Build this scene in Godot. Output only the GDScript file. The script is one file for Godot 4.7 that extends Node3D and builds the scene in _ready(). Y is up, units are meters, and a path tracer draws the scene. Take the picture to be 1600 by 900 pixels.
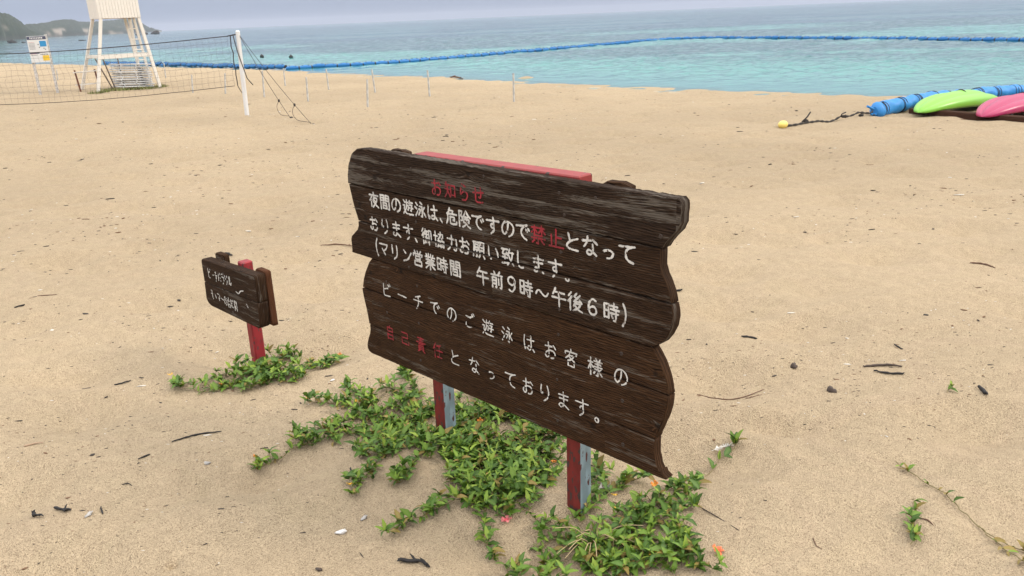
extends Node3D

# ---------------------------------------------------------------- mesh builder
class MB:
	var v := PackedVector3Array()
	var n := PackedVector3Array()
	var uv := PackedVector2Array()
	var c := PackedColorArray()
	var idx := PackedInt32Array()
	var col := Color(1, 1, 1)
	func vert(p: Vector3, nn: Vector3, t := Vector2.ZERO) -> int:
		v.append(p); n.append(nn); uv.append(t); c.append(col)
		return v.size() - 1
	func tri(a: int, b: int, d: int) -> void:
		var g := (v[a] - v[d]).cross(v[a] - v[b])
		if g.dot(n[a] + n[b] + n[d]) < 0.0:
			idx.append(a); idx.append(d); idx.append(b)
		else:
			idx.append(a); idx.append(b); idx.append(d)
	func face(pts: Array, out: Vector3, us := 1.0) -> void:   # flat convex polygon, 'out' says which side is outside
		var g := Vector3.ZERO
		for k in range(1, pts.size() - 1):
			g += (pts[k] - pts[0]).cross(pts[k + 1] - pts[0])
		g = g.normalized()
		if g.dot(out) < 0.0: g = -g
		var a := g.abs()
		var ids: Array[int] = []
		for p: Vector3 in pts:
			var t := Vector2(p.x, -p.y)
			if a.x > a.y and a.x > a.z: t = Vector2(p.z, -p.y)
			elif a.y > a.z: t = Vector2(p.x, p.z)
			ids.append(vert(p, g, t * us))
		for k in range(1, ids.size() - 1): tri(ids[0], ids[k], ids[k + 1])
	func mesh() -> ArrayMesh:
		var m := ArrayMesh.new()
		add_to(m)
		return m
	func add_to(m: ArrayMesh) -> void:
		var arr := []
		arr.resize(Mesh.ARRAY_MAX)
		arr[Mesh.ARRAY_VERTEX] = v; arr[Mesh.ARRAY_NORMAL] = n; arr[Mesh.ARRAY_TEX_UV] = uv
		arr[Mesh.ARRAY_COLOR] = c; arr[Mesh.ARRAY_INDEX] = idx
		m.add_surface_from_arrays(Mesh.PRIMITIVE_TRIANGLES, arr)

var rng := RandomNumberGenerator.new()
var nz: Dictionary = {}
var M: Dictionary = {}
var used: Dictionary = {}
const SEA := -0.22
const SX := [-38.8, -27.4, -18.8, -9.9, -5.5, -1.85, 0.82, 3.5, 5.4, 7.1, 8.6, 10.0]
const SZ := [-64.6, -53.8, -45.7, -37.0, -31.5, -27.7, -24.3, -21.2, -19.2, -17.6, -16.5, -15.6]

func noise(seed_: int, freq: float, oct := 1, kind := FastNoiseLite.TYPE_SIMPLEX_SMOOTH) -> FastNoiseLite:
	var f := FastNoiseLite.new()
	f.seed = seed_; f.frequency = freq; f.noise_type = kind
	f.fractal_type = FastNoiseLite.FRACTAL_FBM if oct > 1 else FastNoiseLite.FRACTAL_NONE
	f.fractal_octaves = oct
	return f

func lin(r: float, g: float, b: float, a := 1.0) -> Color:
	return Color(r, g, b, a).linear_to_srgb()

func mat(col: Color, rough := 0.7, vc := false) -> StandardMaterial3D:
	var m := StandardMaterial3D.new()
	m.albedo_color = col; m.roughness = rough; m.vertex_color_use_as_albedo = vc
	return m

func numbered(s: String) -> String:
	used[s] = used.get(s, -1) + 1
	return s if used[s] == 0 else "%s_%03d" % [s, used[s]]

func tag(o: Node, label: String, category: String, group := "", kind := "") -> void:
	if label: o.set_meta("label", label)
	if category: o.set_meta("category", category)
	if group: o.set_meta("group", group)
	if kind: o.set_meta("kind", kind)

func thing(called: String, label: String, category: String, at := Vector3.ZERO, turn := 0.0, group := "") -> Node3D:
	var o := Node3D.new()
	o.name = numbered(called); add_child(o, true)
	o.position = at; o.rotation.y = turn
	tag(o, label, category, group)
	return o

func put(called: String, mesh: Mesh, m: Material, parent: Node = null, xf := Transform3D.IDENTITY) -> MeshInstance3D:
	var o := MeshInstance3D.new()
	o.mesh = mesh
	if m: o.material_override = m
	o.transform = xf
	if parent:
		o.name = called; parent.add_child(o, true)
	else:
		o.name = numbered(called); add_child(o, true)
	return o

# ---------------------------------------------------------------- shapes
func tube(mb: MB, pts: Array, rad, sides := 8, caps := true) -> void:
	var cnt := pts.size()
	var d0: Vector3 = (pts[1] - pts[0]).normalized()
	var up := Vector3.UP if absf(d0.y) < 0.9 else Vector3.RIGHT
	var s := d0.cross(up).normalized()
	var rings := []
	var along := 0.0
	for k in cnt:
		var d: Vector3 = (pts[mini(k + 1, cnt - 1)] - pts[maxi(k - 1, 0)]).normalized()
		s = (s - d * s.dot(d)).normalized()
		var t := d.cross(s)
		var r: float = rad if rad is float else rad[k]
		if k > 0: along += (pts[k] - pts[k - 1]).length()
		var ring: Array[int] = []
		for j in sides + 1:
			var a := TAU * j / sides
			var nn := s * cos(a) + t * sin(a)
			ring.append(mb.vert(pts[k] + nn * r, nn, Vector2(along, float(j) / sides * TAU * r)))
		rings.append(ring)
	for k in cnt - 1:
		for j in sides:
			mb.tri(rings[k][j], rings[k][j + 1], rings[k + 1][j + 1])
			mb.tri(rings[k][j], rings[k + 1][j + 1], rings[k + 1][j])
	if caps:
		for e in [0, cnt - 1]:
			var out: Vector3 = (pts[0] - pts[1]).normalized() if e == 0 else (pts[cnt - 1] - pts[cnt - 2]).normalized()
			var poly := []
			for j in sides: poly.append(mb.v[rings[e][j]])
			mb.face(poly, out)

func cbox(mb: MB, xf: Transform3D, size: Vector3, ch := 0.004) -> void:   # chamfered box
	var h := size * 0.5
	var ctr := xf.origin
	var corner := func(sx: float, sy: float, sz: float, axis: int) -> Vector3:
		var p := Vector3(sx * (h.x - (0.0 if axis == 0 else ch)), sy * (h.y - (0.0 if axis == 1 else ch)), sz * (h.z - (0.0 if axis == 2 else ch)))
		return xf * p
	for s in [-1.0, 1.0]:
		for q in [[0, [s, -1.0, -1.0], [s, 1.0, -1.0], [s, 1.0, 1.0], [s, -1.0, 1.0]], [1, [-1.0, s, -1.0], [1.0, s, -1.0], [1.0, s, 1.0], [-1.0, s, 1.0]], [2, [-1.0, -1.0, s], [1.0, -1.0, s], [1.0, 1.0, s], [-1.0, 1.0, s]]]:
			var pts := []
			for k in range(1, 5): pts.append(corner.call(q[k][0], q[k][1], q[k][2], q[0]))
			mb.face(pts, (pts[0] + pts[2]) * 0.5 - ctr)
	for ax in 3:
		var o1 := (ax + 1) % 3
		var o2 := (ax + 2) % 3
		for s1 in [-1.0, 1.0]:
			for s2 in [-1.0, 1.0]:
				var a := [0.0, 0.0, 0.0]
				a[o1] = s1; a[o2] = s2
				var pts := []
				for e in [[-1.0, o1], [1.0, o1], [1.0, o2], [-1.0, o2]]:
					a[ax] = e[0]
					pts.append(corner.call(a[0], a[1], a[2], e[1]))
				mb.face(pts, (pts[0] + pts[2]) * 0.5 - ctr)
	for sx in [-1.0, 1.0]:
		for sy in [-1.0, 1.0]:
			for sz in [-1.0, 1.0]:
				var pts := [corner.call(sx, sy, sz, 0), corner.call(sx, sy, sz, 1), corner.call(sx, sy, sz, 2)]
				mb.face(pts, pts[0] - ctr)

func bar(mb: MB, a: Vector3, b: Vector3, w: float, t: float, up := Vector3.UP, ch := 0.003) -> void:   # a squared timber from a to b
	var x := (b - a).normalized()
	var z := x.cross(up).normalized()
	var y := z.cross(x)
	cbox(mb, Transform3D(Basis(x, y, z), (a + b) * 0.5), Vector3((b - a).length(), t, w), ch)

func smooth(p: Array, step: float) -> Array:   # Catmull-Rom through points
	var out := []
	for k in p.size() - 1:
		var a = p[maxi(k - 1, 0)]
		var b = p[k]
		var c2 = p[k + 1]
		var d = p[mini(k + 2, p.size() - 1)]
		var cnt := maxi(1, int((c2 - b).length() / step))
		for j in cnt:
			out.append(b.cubic_interpolate(c2, a, d, float(j) / cnt))
	out.append(p[p.size() - 1])
	return out

func ellipsoid(mb: MB, xf: Transform3D, r: Vector3, nu := 12, nv := 8, lump := 0.0) -> void:
	var rows := []
	for i in nv + 1:
		var th := PI * i / nv
		var row: Array[int] = []
		for j in nu + 1:
			var ph := TAU * j / nu
			var d := Vector3(sin(th) * cos(ph), cos(th), sin(th) * sin(ph))
			var k = 1.0 + lump * nz.lump.get_noise_3dv(d * 1.4 + xf.origin * 3.0)
			row.append(mb.vert(xf * (d * r * k), (xf.basis * (d / r)).normalized(), Vector2(float(j) / nu, float(i) / nv)))
		rows.append(row)
	for i in nv:
		for j in nu:
			if i > 0: mb.tri(rows[i][j], rows[i][j + 1], rows[i + 1][j])
			if i < nv - 1: mb.tri(rows[i][j + 1], rows[i + 1][j + 1], rows[i + 1][j])

# ---------------------------------------------------------------- ground
func shore_z(x: float) -> float:
	if x <= SX[0]: return SZ[0] + (x - SX[0]) * 0.95
	for k in range(1, SX.size()):
		if x < SX[k]: return lerpf(SZ[k - 1], SZ[k], (x - SX[k - 1]) / (SX[k] - SX[k - 1]))
	return SZ[SZ.size() - 1] + (x - 10.0) * 0.62

const DENTS := [[1.10, -2.93, 0.16, 0.06, -0.045], [0.98, -3.05, 0.18, 0.07, 0.03], [-1.145, -2.2, 0.018, 0.018, -0.03], [0.93, -3.35, 0.12, 0.07, -0.01], [1.32, -2.72, 0.13, 0.08, 0.012],
	[-4.95, -15.5, 0.35, 0.22, 0.05], [-4.3, -15.4, 0.3, 0.2, -0.03], [0.75, -26.0, 0.3, 0.25, 0.12], [-1.37, -3.75, 0.3, 0.16, 0.015]]

func ground_y(x: float, z: float) -> float:
	var s := (z - shore_z(x)) * 0.707
	var y := 0.0
	if s < 0.0: y = maxf(SEA + 0.045 * s, -3.0)
	elif s < 8.0: y = SEA * pow((8.0 - s) / 8.0, 1.5)
	var k := clampf((s + 1.0) * 0.5, 0.0, 1.0)
	if k > 0.0:
		y += k * (0.020 * nz.dune.get_noise_2d(x, z) + 0.028 * nz.ripple.get_noise_2d(x * 0.6 + z * 0.3, z) - 0.030 * maxf(0.0, -0.58 - nz.step.get_noise_2d(x, z * 1.4)) * 6.5 + 0.0036 * nz.lumps.get_noise_2d(x, z))
	for d in DENTS:
		var dx: float = (x - d[0]) / d[2]
		var dz: float = (z - d[1]) / d[3]
		var q := dx * dx + dz * dz
		if q < 6.0: y += d[4] * exp(-q)
	return y

func on(x: float, z: float, up := 0.0) -> Vector3:
	return Vector3(x, ground_y(x, z) + up, z)

func polar(rs: PackedFloat32Array, az: PackedFloat32Array, height: Callable, tint: Callable, keep: Callable, uvs: float) -> ArrayMesh:
	var na := az.size()
	var nr := rs.size()
	var v := PackedVector3Array(); v.resize(na * nr)
	var n := PackedVector3Array(); n.resize(na * nr)
	var uv := PackedVector2Array(); uv.resize(na * nr)
	var c := PackedColorArray(); c.resize(na * nr)
	var ok := PackedByteArray(); ok.resize(na * nr)
	for i in nr:
		for j in na:
			var x := rs[i] * sin(az[j])
			var z := -rs[i] * cos(az[j])
			var k := i * na + j
			ok[k] = 1 if keep.call(x, z) else 0
			v[k] = Vector3(x, height.call(x, z) if ok[k] else -1.0, z)
			uv[k] = Vector2(x, z) * uvs
			c[k] = tint.call(x, z, v[k].y) if ok[k] else Color(1, 1, 1)
	for i in nr:
		for j in na:
			var a := v[i * na + maxi(j - 1, 0)]
			var b := v[i * na + mini(j + 1, na - 1)]
			var d := v[maxi(i - 1, 0) * na + j]
			var e := v[mini(i + 1, nr - 1) * na + j]
			var g := (b - a).cross(d - e)
			if g.y < 0.0: g = -g
			n[i * na + j] = g.normalized() if g.length_squared() > 1e-16 else Vector3.UP
	var idx := PackedInt32Array()
	for i in nr - 1:
		for j in na - 1:
			var p := i * na + j
			if ok[p] and ok[p + 1] and ok[p + na] and ok[p + na + 1]:
				idx.append_array(PackedInt32Array([p, p + na, p + na + 1, p, p + na + 1, p + 1]))
	var arr := []
	arr.resize(Mesh.ARRAY_MAX)
	arr[Mesh.ARRAY_VERTEX] = v; arr[Mesh.ARRAY_NORMAL] = n; arr[Mesh.ARRAY_TEX_UV] = uv; arr[Mesh.ARRAY_COLOR] = c; arr[Mesh.ARRAY_INDEX] = idx
	var m := ArrayMesh.new()
	m.add_surface_from_arrays(Mesh.PRIMITIVE_TRIANGLES, arr)
	return m

func log_rings(parts: Array) -> PackedFloat32Array:   # [from, to, ratio] ...
	var out := PackedFloat32Array()
	for p in parts:
		var r: float = p[0]
		while r < p[1]:
			out.append(r)
			r *= 1.0 + p[2]
	out.append(parts[parts.size() - 1][1])
	return out

func fan(lo: float, hi: float, step: float) -> PackedFloat32Array:
	var out := PackedFloat32Array()
	var cnt := int(round((hi - lo) / step))
	for k in cnt: out.append(deg_to_rad(lo + (hi - lo) * k / cnt))
	return out

# ---------------------------------------------------------------- textures
func image_of(w: int, h: int, f: Callable) -> Image:
	var im := Image.create(w, h, false, Image.FORMAT_RGB8)
	for j in h:
		for i in w: im.set_pixel(i, j, f.call(i, j))
	return im

func tex(im: Image) -> ImageTexture:
	im.generate_mipmaps()
	return ImageTexture.create_from_image(im)

func tiling(sz: int, cells: int, sd: int) -> Image:   # smooth random field that repeats without a seam
	var r := RandomNumberGenerator.new(); r.seed = sd
	var pad := 4
	var small := Image.create(cells + 2 * pad, cells + 2 * pad, false, Image.FORMAT_L8)
	var vals := []
	for k in cells * cells: vals.append(r.randf())
	for j in cells + 2 * pad:
		for i in cells + 2 * pad: small.set_pixel(i, j, Color(1, 1, 1) * vals[posmod(j - pad, cells) * cells + posmod(i - pad, cells)])
	var f := sz / cells
	small.resize((cells + 2 * pad) * f, (cells + 2 * pad) * f, Image.INTERPOLATE_CUBIC)
	return small.get_region(Rect2i(pad * f, pad * f, sz, sz))

func sand_material() -> StandardMaterial3D:
	var sz := 1024
	var a := tiling(sz, 256, 11)
	var b := tiling(sz, 128, 12)
	var d := tiling(sz, 64, 14)
	var c := tiling(sz, 16, 13)
	var im := Image.create(sz, sz, false, Image.FORMAT_RGB8)
	var hm := Image.create(sz, sz, false, Image.FORMAT_L8)
	var r := RandomNumberGenerator.new(); r.seed = 5
	for j in sz:
		for i in sz:
			var g := a.get_pixel(i, j).r * 2.0 - 1.0
			var m := b.get_pixel(i, j).r * 2.0 - 1.0
			m = 0.5 * m + 0.3 * (d.get_pixel(i, j).r * 2.0 - 1.0)
			var l := c.get_pixel(i, j).r * 2.0 - 1.0
			var k := 0.90 + 0.06 * g + 0.045 * m + 0.02 * l + r.randf_range(-0.06, 0.06)
			var q := r.randf()
			var col := Color(1.0, 0.985, 0.96) * k
			if g + 0.5 * m < -0.75: col = Color(0.86, 0.83, 0.80) * k
			if q < 0.012: col = Color(0.58, 0.52, 0.46) * k
			elif q < 0.03: col = Color(1.08, 1.08, 1.08) * k
			im.set_pixel(i, j, col.clamp())
			hm.set_pixel(i, j, Color(1, 1, 1) * clampf(0.5 + 0.34 * g + 0.22 * m + 0.08 * l + r.randf_range(-0.05, 0.05), 0.0, 1.0))
	var mt := mat(Color(1, 1, 1), 0.95, true)
	mt.albedo_texture = tex(im)
	mt.heightmap_enabled = true
	mt.heightmap_texture = tex(hm)
	mt.heightmap_scale = 0.65
	mt.metallic_specular = 0.25
	return mt

func wood_material(seed_: int, grey: float, dark: Color, light: Color, rough := 0.8) -> StandardMaterial3D:   # covers 1.6 m x 0.4 m
	var w := 1024
	var h := 512
	var warp := noise(seed_, 1.0, 2)
	var fib := noise(seed_ + 1, 1.0, 2)
	var patch := noise(seed_ + 2, 1.0, 3)
	var im := Image.create(w, h, false, Image.FORMAT_RGB8)
	var hm := Image.create(w, h, false, Image.FORMAT_L8)
	var knots := []
	var r := RandomNumberGenerator.new(); r.seed = seed_
	for k in 7: knots.append(Vector3(r.randf() * 1.6, r.randf() * 0.4, r.randf_range(0.008, 0.015)))
	for j in h:
		for i in w:
			var x := i * 1.6 / w
			var y := j * 0.4 / h
			var yy := y + 0.012 * warp.get_noise_2d(x * 1.7, y * 7.0)
			var kn := 0.0
			for q: Vector3 in knots:
				var dx := (x - q.x) * 0.45
				var dy := y - q.y
				var d := sqrt(dx * dx + dy * dy)
				if d < q.z * 5.0:
					var f := exp(-d * d / (q.z * q.z * 2.0))
					yy += signf(dy) * f * q.z * 0.9
					var real_d := Vector2(x - q.x, dy).length()
					if real_d < q.z: kn = maxf(kn, 1.0 - real_d / q.z * 0.6)
			var ring := 0.5 + 0.5 * sin(yy * 820.0 + 2.0 * warp.get_noise_2d(x * 0.9 + 7.0, y * 30.0))
			var fb := fib.get_noise_2d(x * 14.0, yy * 620.0)
			var t := clampf(0.50 * ring * (0.6 + 0.5 * warp.get_noise_2d(x * 3.0, y * 20.0 + 9.0)) + 0.22 + 0.55 * fb, 0.0, 1.0)
			var col := dark.lerp(light, t)
			var wr := patch.get_noise_2d(x * 1.5, y * 26.0) + 0.55 * fib.get_noise_2d(x * 13.0, yy * 380.0)
			var g := smoothstep(grey, grey + 0.3, wr)
			col = col.lerp(Color(0.175, 0.15, 0.125) * (0.75 + 0.4 * fb), g * 0.72)
			col = col.lerp(Color(0.010, 0.008, 0.007), kn * 0.8)
			im.set_pixel(i, j, Color(col.r, col.g, col.b).linear_to_srgb().clamp())
			hm.set_pixel(i, j, Color(1, 1, 1) * clampf(0.35 + 0.35 * ring + 0.35 * fb - 0.3 * kn, 0.0, 1.0))
	var mt := mat(Color(1, 1, 1), rough)
	mt.albedo_texture = tex(im)
	mt.heightmap_enabled = true
	mt.heightmap_texture = tex(hm)
	mt.heightmap_scale = 0.32
	mt.metallic_specular = 0.2
	mt.uv1_scale = Vector3(1.0 / 1.6, 1.0 / 0.4, 1.0)
	return mt

func worn_paint(seed_: int, paint: Color, under: Color, amount: float, freq := 0.02, rough := 0.55, vary := 0.28) -> StandardMaterial3D:   # chipped paint, 0.4 m tile, world-sized by uv in metres
	var a := noise(seed_, freq, 4)
	var b := noise(seed_ + 1, 0.006, 2)
	var im := image_of(256, 512, func(i, j):
		var k: float = a.get_noise_2d(i * 1.3, j * 0.6) + 0.35 * b.get_noise_2d(i, j)
		var col := paint.lerp(paint * (1.0 - vary), clampf(0.5 + 1.4 * b.get_noise_2d(i * 2.0 + 300.0, j * 1.2), 0.0, 1.0))
		return col.lerp(under, smoothstep(amount, amount + 0.06, k)).linear_to_srgb().clamp())
	var mt := mat(Color(1, 1, 1), rough)
	mt.albedo_texture = tex(im)
	mt.uv1_scale = Vector3(5.0, 2.5, 1.0)
	return mt

# ---------------------------------------------------------------- lettering: strokes on a 100 x 100 square, first number 1 = brushed curve, 0 = straight
const GLYPHS := {
	"お": [[0, 12, 28, 62, 26], [1, 36, 6, 38, 40, 38, 78, 26, 90, 12, 80, 20, 62, 48, 48, 76, 52, 86, 68, 72, 88, 54, 90], [0, 72, 18, 90, 34]],
	"知": [[0, 20, 8, 8, 36], [0, 16, 24, 46, 24], [0, 4, 48, 50, 48], [1, 28, 24, 28, 50, 22, 72, 4, 94], [0, 28, 54, 50, 88], [0, 58, 26, 58, 84], [0, 58, 26, 92, 26, 92, 84], [0, 58, 78, 92, 78]],
	"ら": [[0, 40, 6, 66, 18], [1, 30, 26, 24, 62, 28, 64, 52, 46, 78, 52, 82, 72, 66, 90, 36, 94]],
	"せ": [[0, 6, 42, 94, 34], [1, 72, 10, 74, 50, 66, 66, 58, 62], [1, 30, 14, 30, 60, 34, 84, 52, 90, 86, 88]],
	"夜": [[0, 50, 4, 50, 18], [0, 8, 20, 94, 20], [0, 34, 24, 10, 56], [0, 24, 44, 24, 94], [0, 54, 28, 40, 54], [1, 52, 38, 82, 38, 72, 64, 38, 94], [0, 56, 50, 66, 60], [1, 44, 58, 64, 78, 94, 94]],
	"間": [[0, 10, 8, 10, 94], [0, 10, 8, 42, 8, 42, 40], [0, 10, 24, 42, 24], [0, 10, 40, 42, 40], [0, 58, 8, 58, 40], [0, 58, 8, 92, 8, 92, 92, 82, 90], [0, 58, 24, 92, 24], [0, 58, 40, 92, 40], [0, 32, 54, 32, 88], [0, 32, 54, 68, 54, 68, 88], [0, 32, 70, 68, 70], [0, 32, 88, 68, 88]],
	"の": [[1, 54, 20, 48, 58, 30, 84, 14, 74, 10, 50, 26, 22, 54, 14, 82, 26, 92, 52, 82, 78, 58, 92]],
	"遊": [[0, 10, 10, 22, 24], [0, 4, 42, 20, 42, 14, 62, 22, 74], [1, 4, 92, 18, 78, 40, 90, 96, 92], [0, 40, 6, 40, 20], [0, 26, 22, 56, 22], [1, 38, 22, 36, 48, 26, 70], [0, 38, 40, 54, 40, 52, 66, 46, 66], [0, 68, 8, 58, 26], [0, 64, 20, 94, 20], [0, 66, 34, 90, 34, 80, 46], [0, 80, 46, 80, 70, 72, 68], [0, 60, 52, 96, 52]],
	"泳": [[0, 12, 12, 26, 24], [0, 4, 38, 18, 48], [0, 6, 90, 26, 60], [0, 54, 6, 68, 16], [0, 44, 30, 66, 30, 66, 92, 56, 88], [0, 36, 48, 56, 48, 34, 82], [0, 90, 32, 70, 52], [0, 68, 46, 96, 86]],
	"は": [[1, 18, 12, 12, 50, 20, 90, 26, 76], [0, 38, 34, 92, 32], [1, 68, 10, 70, 50, 70, 78, 54, 92, 40, 80, 52, 68, 74, 76, 94, 92]],
	"、": [[0, 35, 35, 65, 75]],
	"危": [[1, 36, 4, 30, 20, 12, 38], [0, 30, 16, 64, 16, 52, 34], [0, 12, 36, 92, 36], [1, 20, 36, 18, 66, 6, 94], [0, 38, 52, 74, 52, 74, 72, 62, 70], [1, 38, 52, 38, 84, 46, 92, 88, 90, 90, 76]],
	"険": [[0, 10, 8, 10, 96], [0, 10, 8, 34, 8, 24, 34], [1, 24, 34, 36, 44, 34, 58, 22, 60], [1, 66, 4, 54, 24, 38, 40], [1, 66, 4, 78, 24, 98, 38], [0, 52, 38, 80, 38], [0, 46, 50, 88, 50, 88, 68, 46, 68, 46, 50], [1, 66, 38, 66, 66, 56, 84, 38, 96], [1, 68, 68, 78, 86, 98, 96]],
	"で": [[1, 8, 22, 50, 20, 80, 14], [1, 80, 14, 50, 30, 40, 54, 52, 78, 78, 90], [0, 74, 36, 82, 48], [0, 88, 28, 96, 40]],
	"す": [[0, 4, 26, 96, 24], [1, 56, 4, 58, 40, 56, 62, 40, 64, 36, 50, 50, 42, 60, 56, 58, 78, 36, 96]],
	"禁": [[0, 6, 16, 46, 16], [0, 26, 4, 26, 48], [0, 26, 20, 6, 42], [0, 26, 20, 44, 38], [0, 54, 16, 94, 16], [0, 74, 4, 74, 48], [0, 74, 20, 54, 42], [0, 74, 20, 96, 42], [0, 24, 54, 78, 54], [0, 8, 68, 94, 68], [0, 50, 68, 50, 94, 40, 92], [0, 28, 76, 12, 92], [0, 70, 76, 88, 92]],
	"止": [[0, 50, 6, 50, 90], [0, 50, 44, 84, 44], [0, 22, 34, 22, 90], [0, 6, 90, 96, 90]],
	"と": [[0, 26, 8, 36, 46], [1, 84, 28, 40, 46, 16, 68, 30, 86, 86, 88]],
	"な": [[0, 6, 28, 56, 24], [1, 36, 6, 30, 34, 12, 58], [0, 68, 18, 92, 36], [1, 66, 40, 66, 74, 50, 92, 30, 84, 40, 70, 64, 76, 88, 92]],
	"っ": [[1, 14, 46, 50, 36, 80, 44, 84, 64, 66, 82, 40, 88]],
	"て": [[1, 6, 20, 50, 18, 92, 12], [1, 92, 12, 54, 28, 42, 54, 54, 80, 84, 90]],
	"り": [[1, 24, 8, 18, 36, 24, 62, 32, 50], [1, 70, 6, 78, 44, 68, 76, 40, 96]],
	"ま": [[0, 14, 24, 86, 22], [0, 18, 44, 82, 42], [1, 50, 4, 52, 40, 52, 74, 36, 92, 16, 84, 28, 70, 52, 74, 88, 92]],
	"御": [[0, 20, 4, 6, 22], [0, 24, 24, 4, 48], [0, 16, 40, 16, 96], [0, 40, 6, 32, 26], [0, 34, 18, 62, 18], [0, 28, 36, 66, 36], [0, 48, 18, 48, 84], [0, 48, 58, 64, 58], [0, 34, 50, 34, 86], [0, 28, 88, 66, 80], [0, 72, 12, 72, 96], [0, 72, 12, 94, 12, 94, 66, 84, 64]],
	"協": [[0, 4, 30, 36, 30], [0, 20, 6, 20, 94], [0, 48, 18, 88, 18, 84, 44, 74, 42], [1, 66, 4, 64, 28, 46, 46], [0, 38, 58, 64, 58, 62, 90, 54, 88], [1, 50, 48, 48, 74, 36, 94], [0, 70, 58, 96, 58, 94, 92, 84, 90], [1, 82, 48, 80, 74, 68, 94]],
	"力": [[0, 8, 28, 88, 28], [1, 88, 28, 88, 70, 80, 92, 64, 86], [1, 46, 6, 46, 50, 34, 76, 8, 96]],
	"願": [[0, 6, 10, 52, 10], [0, 12, 10, 12, 60, 4, 94], [0, 30, 14, 26, 24], [0, 20, 24, 48, 24, 48, 54, 20, 54, 20, 24], [0, 20, 40, 48, 40], [0, 34, 54, 34, 94, 28, 92], [0, 22, 66, 16, 84], [0, 44, 66, 52, 82], [0, 56, 8, 98, 8], [0, 76, 8, 72, 22], [0, 60, 22, 94, 22, 94, 72, 60, 72, 60, 22], [0, 60, 38, 94, 38], [0, 60, 54, 94, 54], [0, 68, 74, 54, 94], [0, 84, 74, 98, 94]],
	"い": [[1, 14, 16, 14, 60, 28, 86, 40, 66], [1, 72, 22, 84, 44, 88, 66]],
	"致": [[0, 4, 12, 52, 12], [1, 26, 12, 10, 38, 46, 36], [0, 42, 28, 52, 44], [0, 8, 56, 48, 56], [0, 28, 40, 28, 86], [0, 4, 90, 52, 84], [0, 68, 6, 56, 36], [0, 62, 26, 96, 26], [1, 86, 26, 80, 60, 48, 94], [1, 58, 40, 72, 70, 96, 94]],
	"し": [[1, 26, 6, 24, 60, 34, 88, 60, 90, 84, 70]],
	"。": [[1, 50, 30, 68, 38, 72, 54, 62, 70, 46, 70, 32, 58, 34, 40, 50, 30]],
	"(": [[1, 62, 0, 44, 30, 44, 66, 62, 98]],
	"マ": [[0, 8, 20, 90, 20], [1, 90, 20, 76, 46, 46, 66], [0, 34, 50, 62, 84]],
	"リ": [[0, 26, 10, 26, 60], [1, 72, 8, 74, 50, 64, 78, 40, 96]],
	"ン": [[0, 14, 20, 38, 36], [1, 14, 88, 56, 74, 92, 30]],
	"営": [[0, 20, 6, 28, 18], [0, 48, 4, 52, 16], [0, 80, 4, 70, 18], [0, 8, 38, 8, 24, 94, 24, 88, 38], [0, 28, 36, 72, 36, 72, 56, 28, 56, 28, 36], [0, 18, 68, 84, 68, 84, 94, 18, 94, 18, 68], [0, 50, 56, 44, 68]],
	"業": [[0, 38, 4, 38, 20], [0, 60, 4, 60, 20], [0, 18, 8, 26, 20], [0, 82, 8, 74, 20], [0, 6, 24, 94, 24], [0, 30, 28, 36, 36], [0, 70, 28, 64, 36], [0, 14, 40, 88, 40], [0, 22, 52, 78, 52], [0, 8, 64, 94, 64], [0, 50, 40, 50, 98], [0, 46, 66, 8, 92], [0, 54, 66, 94, 92]],
	"時": [[0, 8, 14, 8, 82], [0, 8, 14, 36, 14, 36, 82], [0, 8, 46, 36, 46], [0, 8, 80, 36, 80], [0, 48, 18, 90, 18], [0, 68, 4, 68, 36], [0, 42, 36, 98, 36], [0, 42, 56, 98, 56], [0, 80, 36, 80, 94, 66, 90], [0, 52, 66, 62, 78]],
	"午": [[0, 30, 4, 10, 36], [0, 24, 24, 88, 24], [0, 4, 54, 98, 54], [0, 54, 24, 54, 98]],
	"前": [[0, 28, 4, 36, 16], [0, 74, 2, 62, 18], [0, 4, 22, 96, 22], [0, 14, 36, 14, 94], [0, 14, 36, 46, 36, 46, 92, 38, 90], [0, 14, 54, 46, 54], [0, 14, 72, 46, 72], [0, 64, 36, 64, 74], [0, 88, 32, 88, 94, 76, 90]],
	"9": [[1, 76, 34, 60, 52, 32, 48, 22, 30, 34, 10, 58, 6, 76, 22, 78, 50, 70, 78, 50, 94, 28, 86]],
	"〜": [[1, 6, 60, 20, 42, 36, 42, 52, 54, 70, 64, 84, 60, 96, 44]],
	"後": [[0, 24, 4, 6, 24], [0, 26, 26, 4, 52], [0, 16, 42, 16, 96], [0, 60, 4, 42, 24, 62, 30], [0, 82, 12, 44, 46], [0, 40, 48, 88, 44], [0, 78, 34, 92, 52], [0, 56, 50, 36, 74], [1, 54, 58, 84, 58, 66, 80, 34, 96], [1, 46, 66, 66, 84, 96, 96]],
	"6": [[1, 74, 14, 50, 6, 28, 30, 22, 62, 34, 88, 56, 94, 76, 80, 76, 60, 58, 48, 36, 54, 24, 70]],
	")": [[1, 38, 0, 56, 30, 56, 66, 38, 98]],
	"ビ": [[1, 18, 10, 18, 76, 30, 88, 84, 86], [0, 18, 46, 64, 34], [0, 72, 10, 80, 22], [0, 86, 4, 94, 16]],
	"ー": [[0, 6, 46, 94, 54]],
	"チ": [[0, 76, 10, 22, 24], [0, 4, 44, 96, 44], [1, 52, 18, 54, 60, 30, 96]],
	"ご": [[1, 18, 24, 50, 28, 72, 22], [0, 72, 22, 58, 32], [1, 20, 62, 18, 82, 44, 90, 84, 84], [0, 74, 8, 82, 20], [0, 88, 2, 96, 14]],
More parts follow.
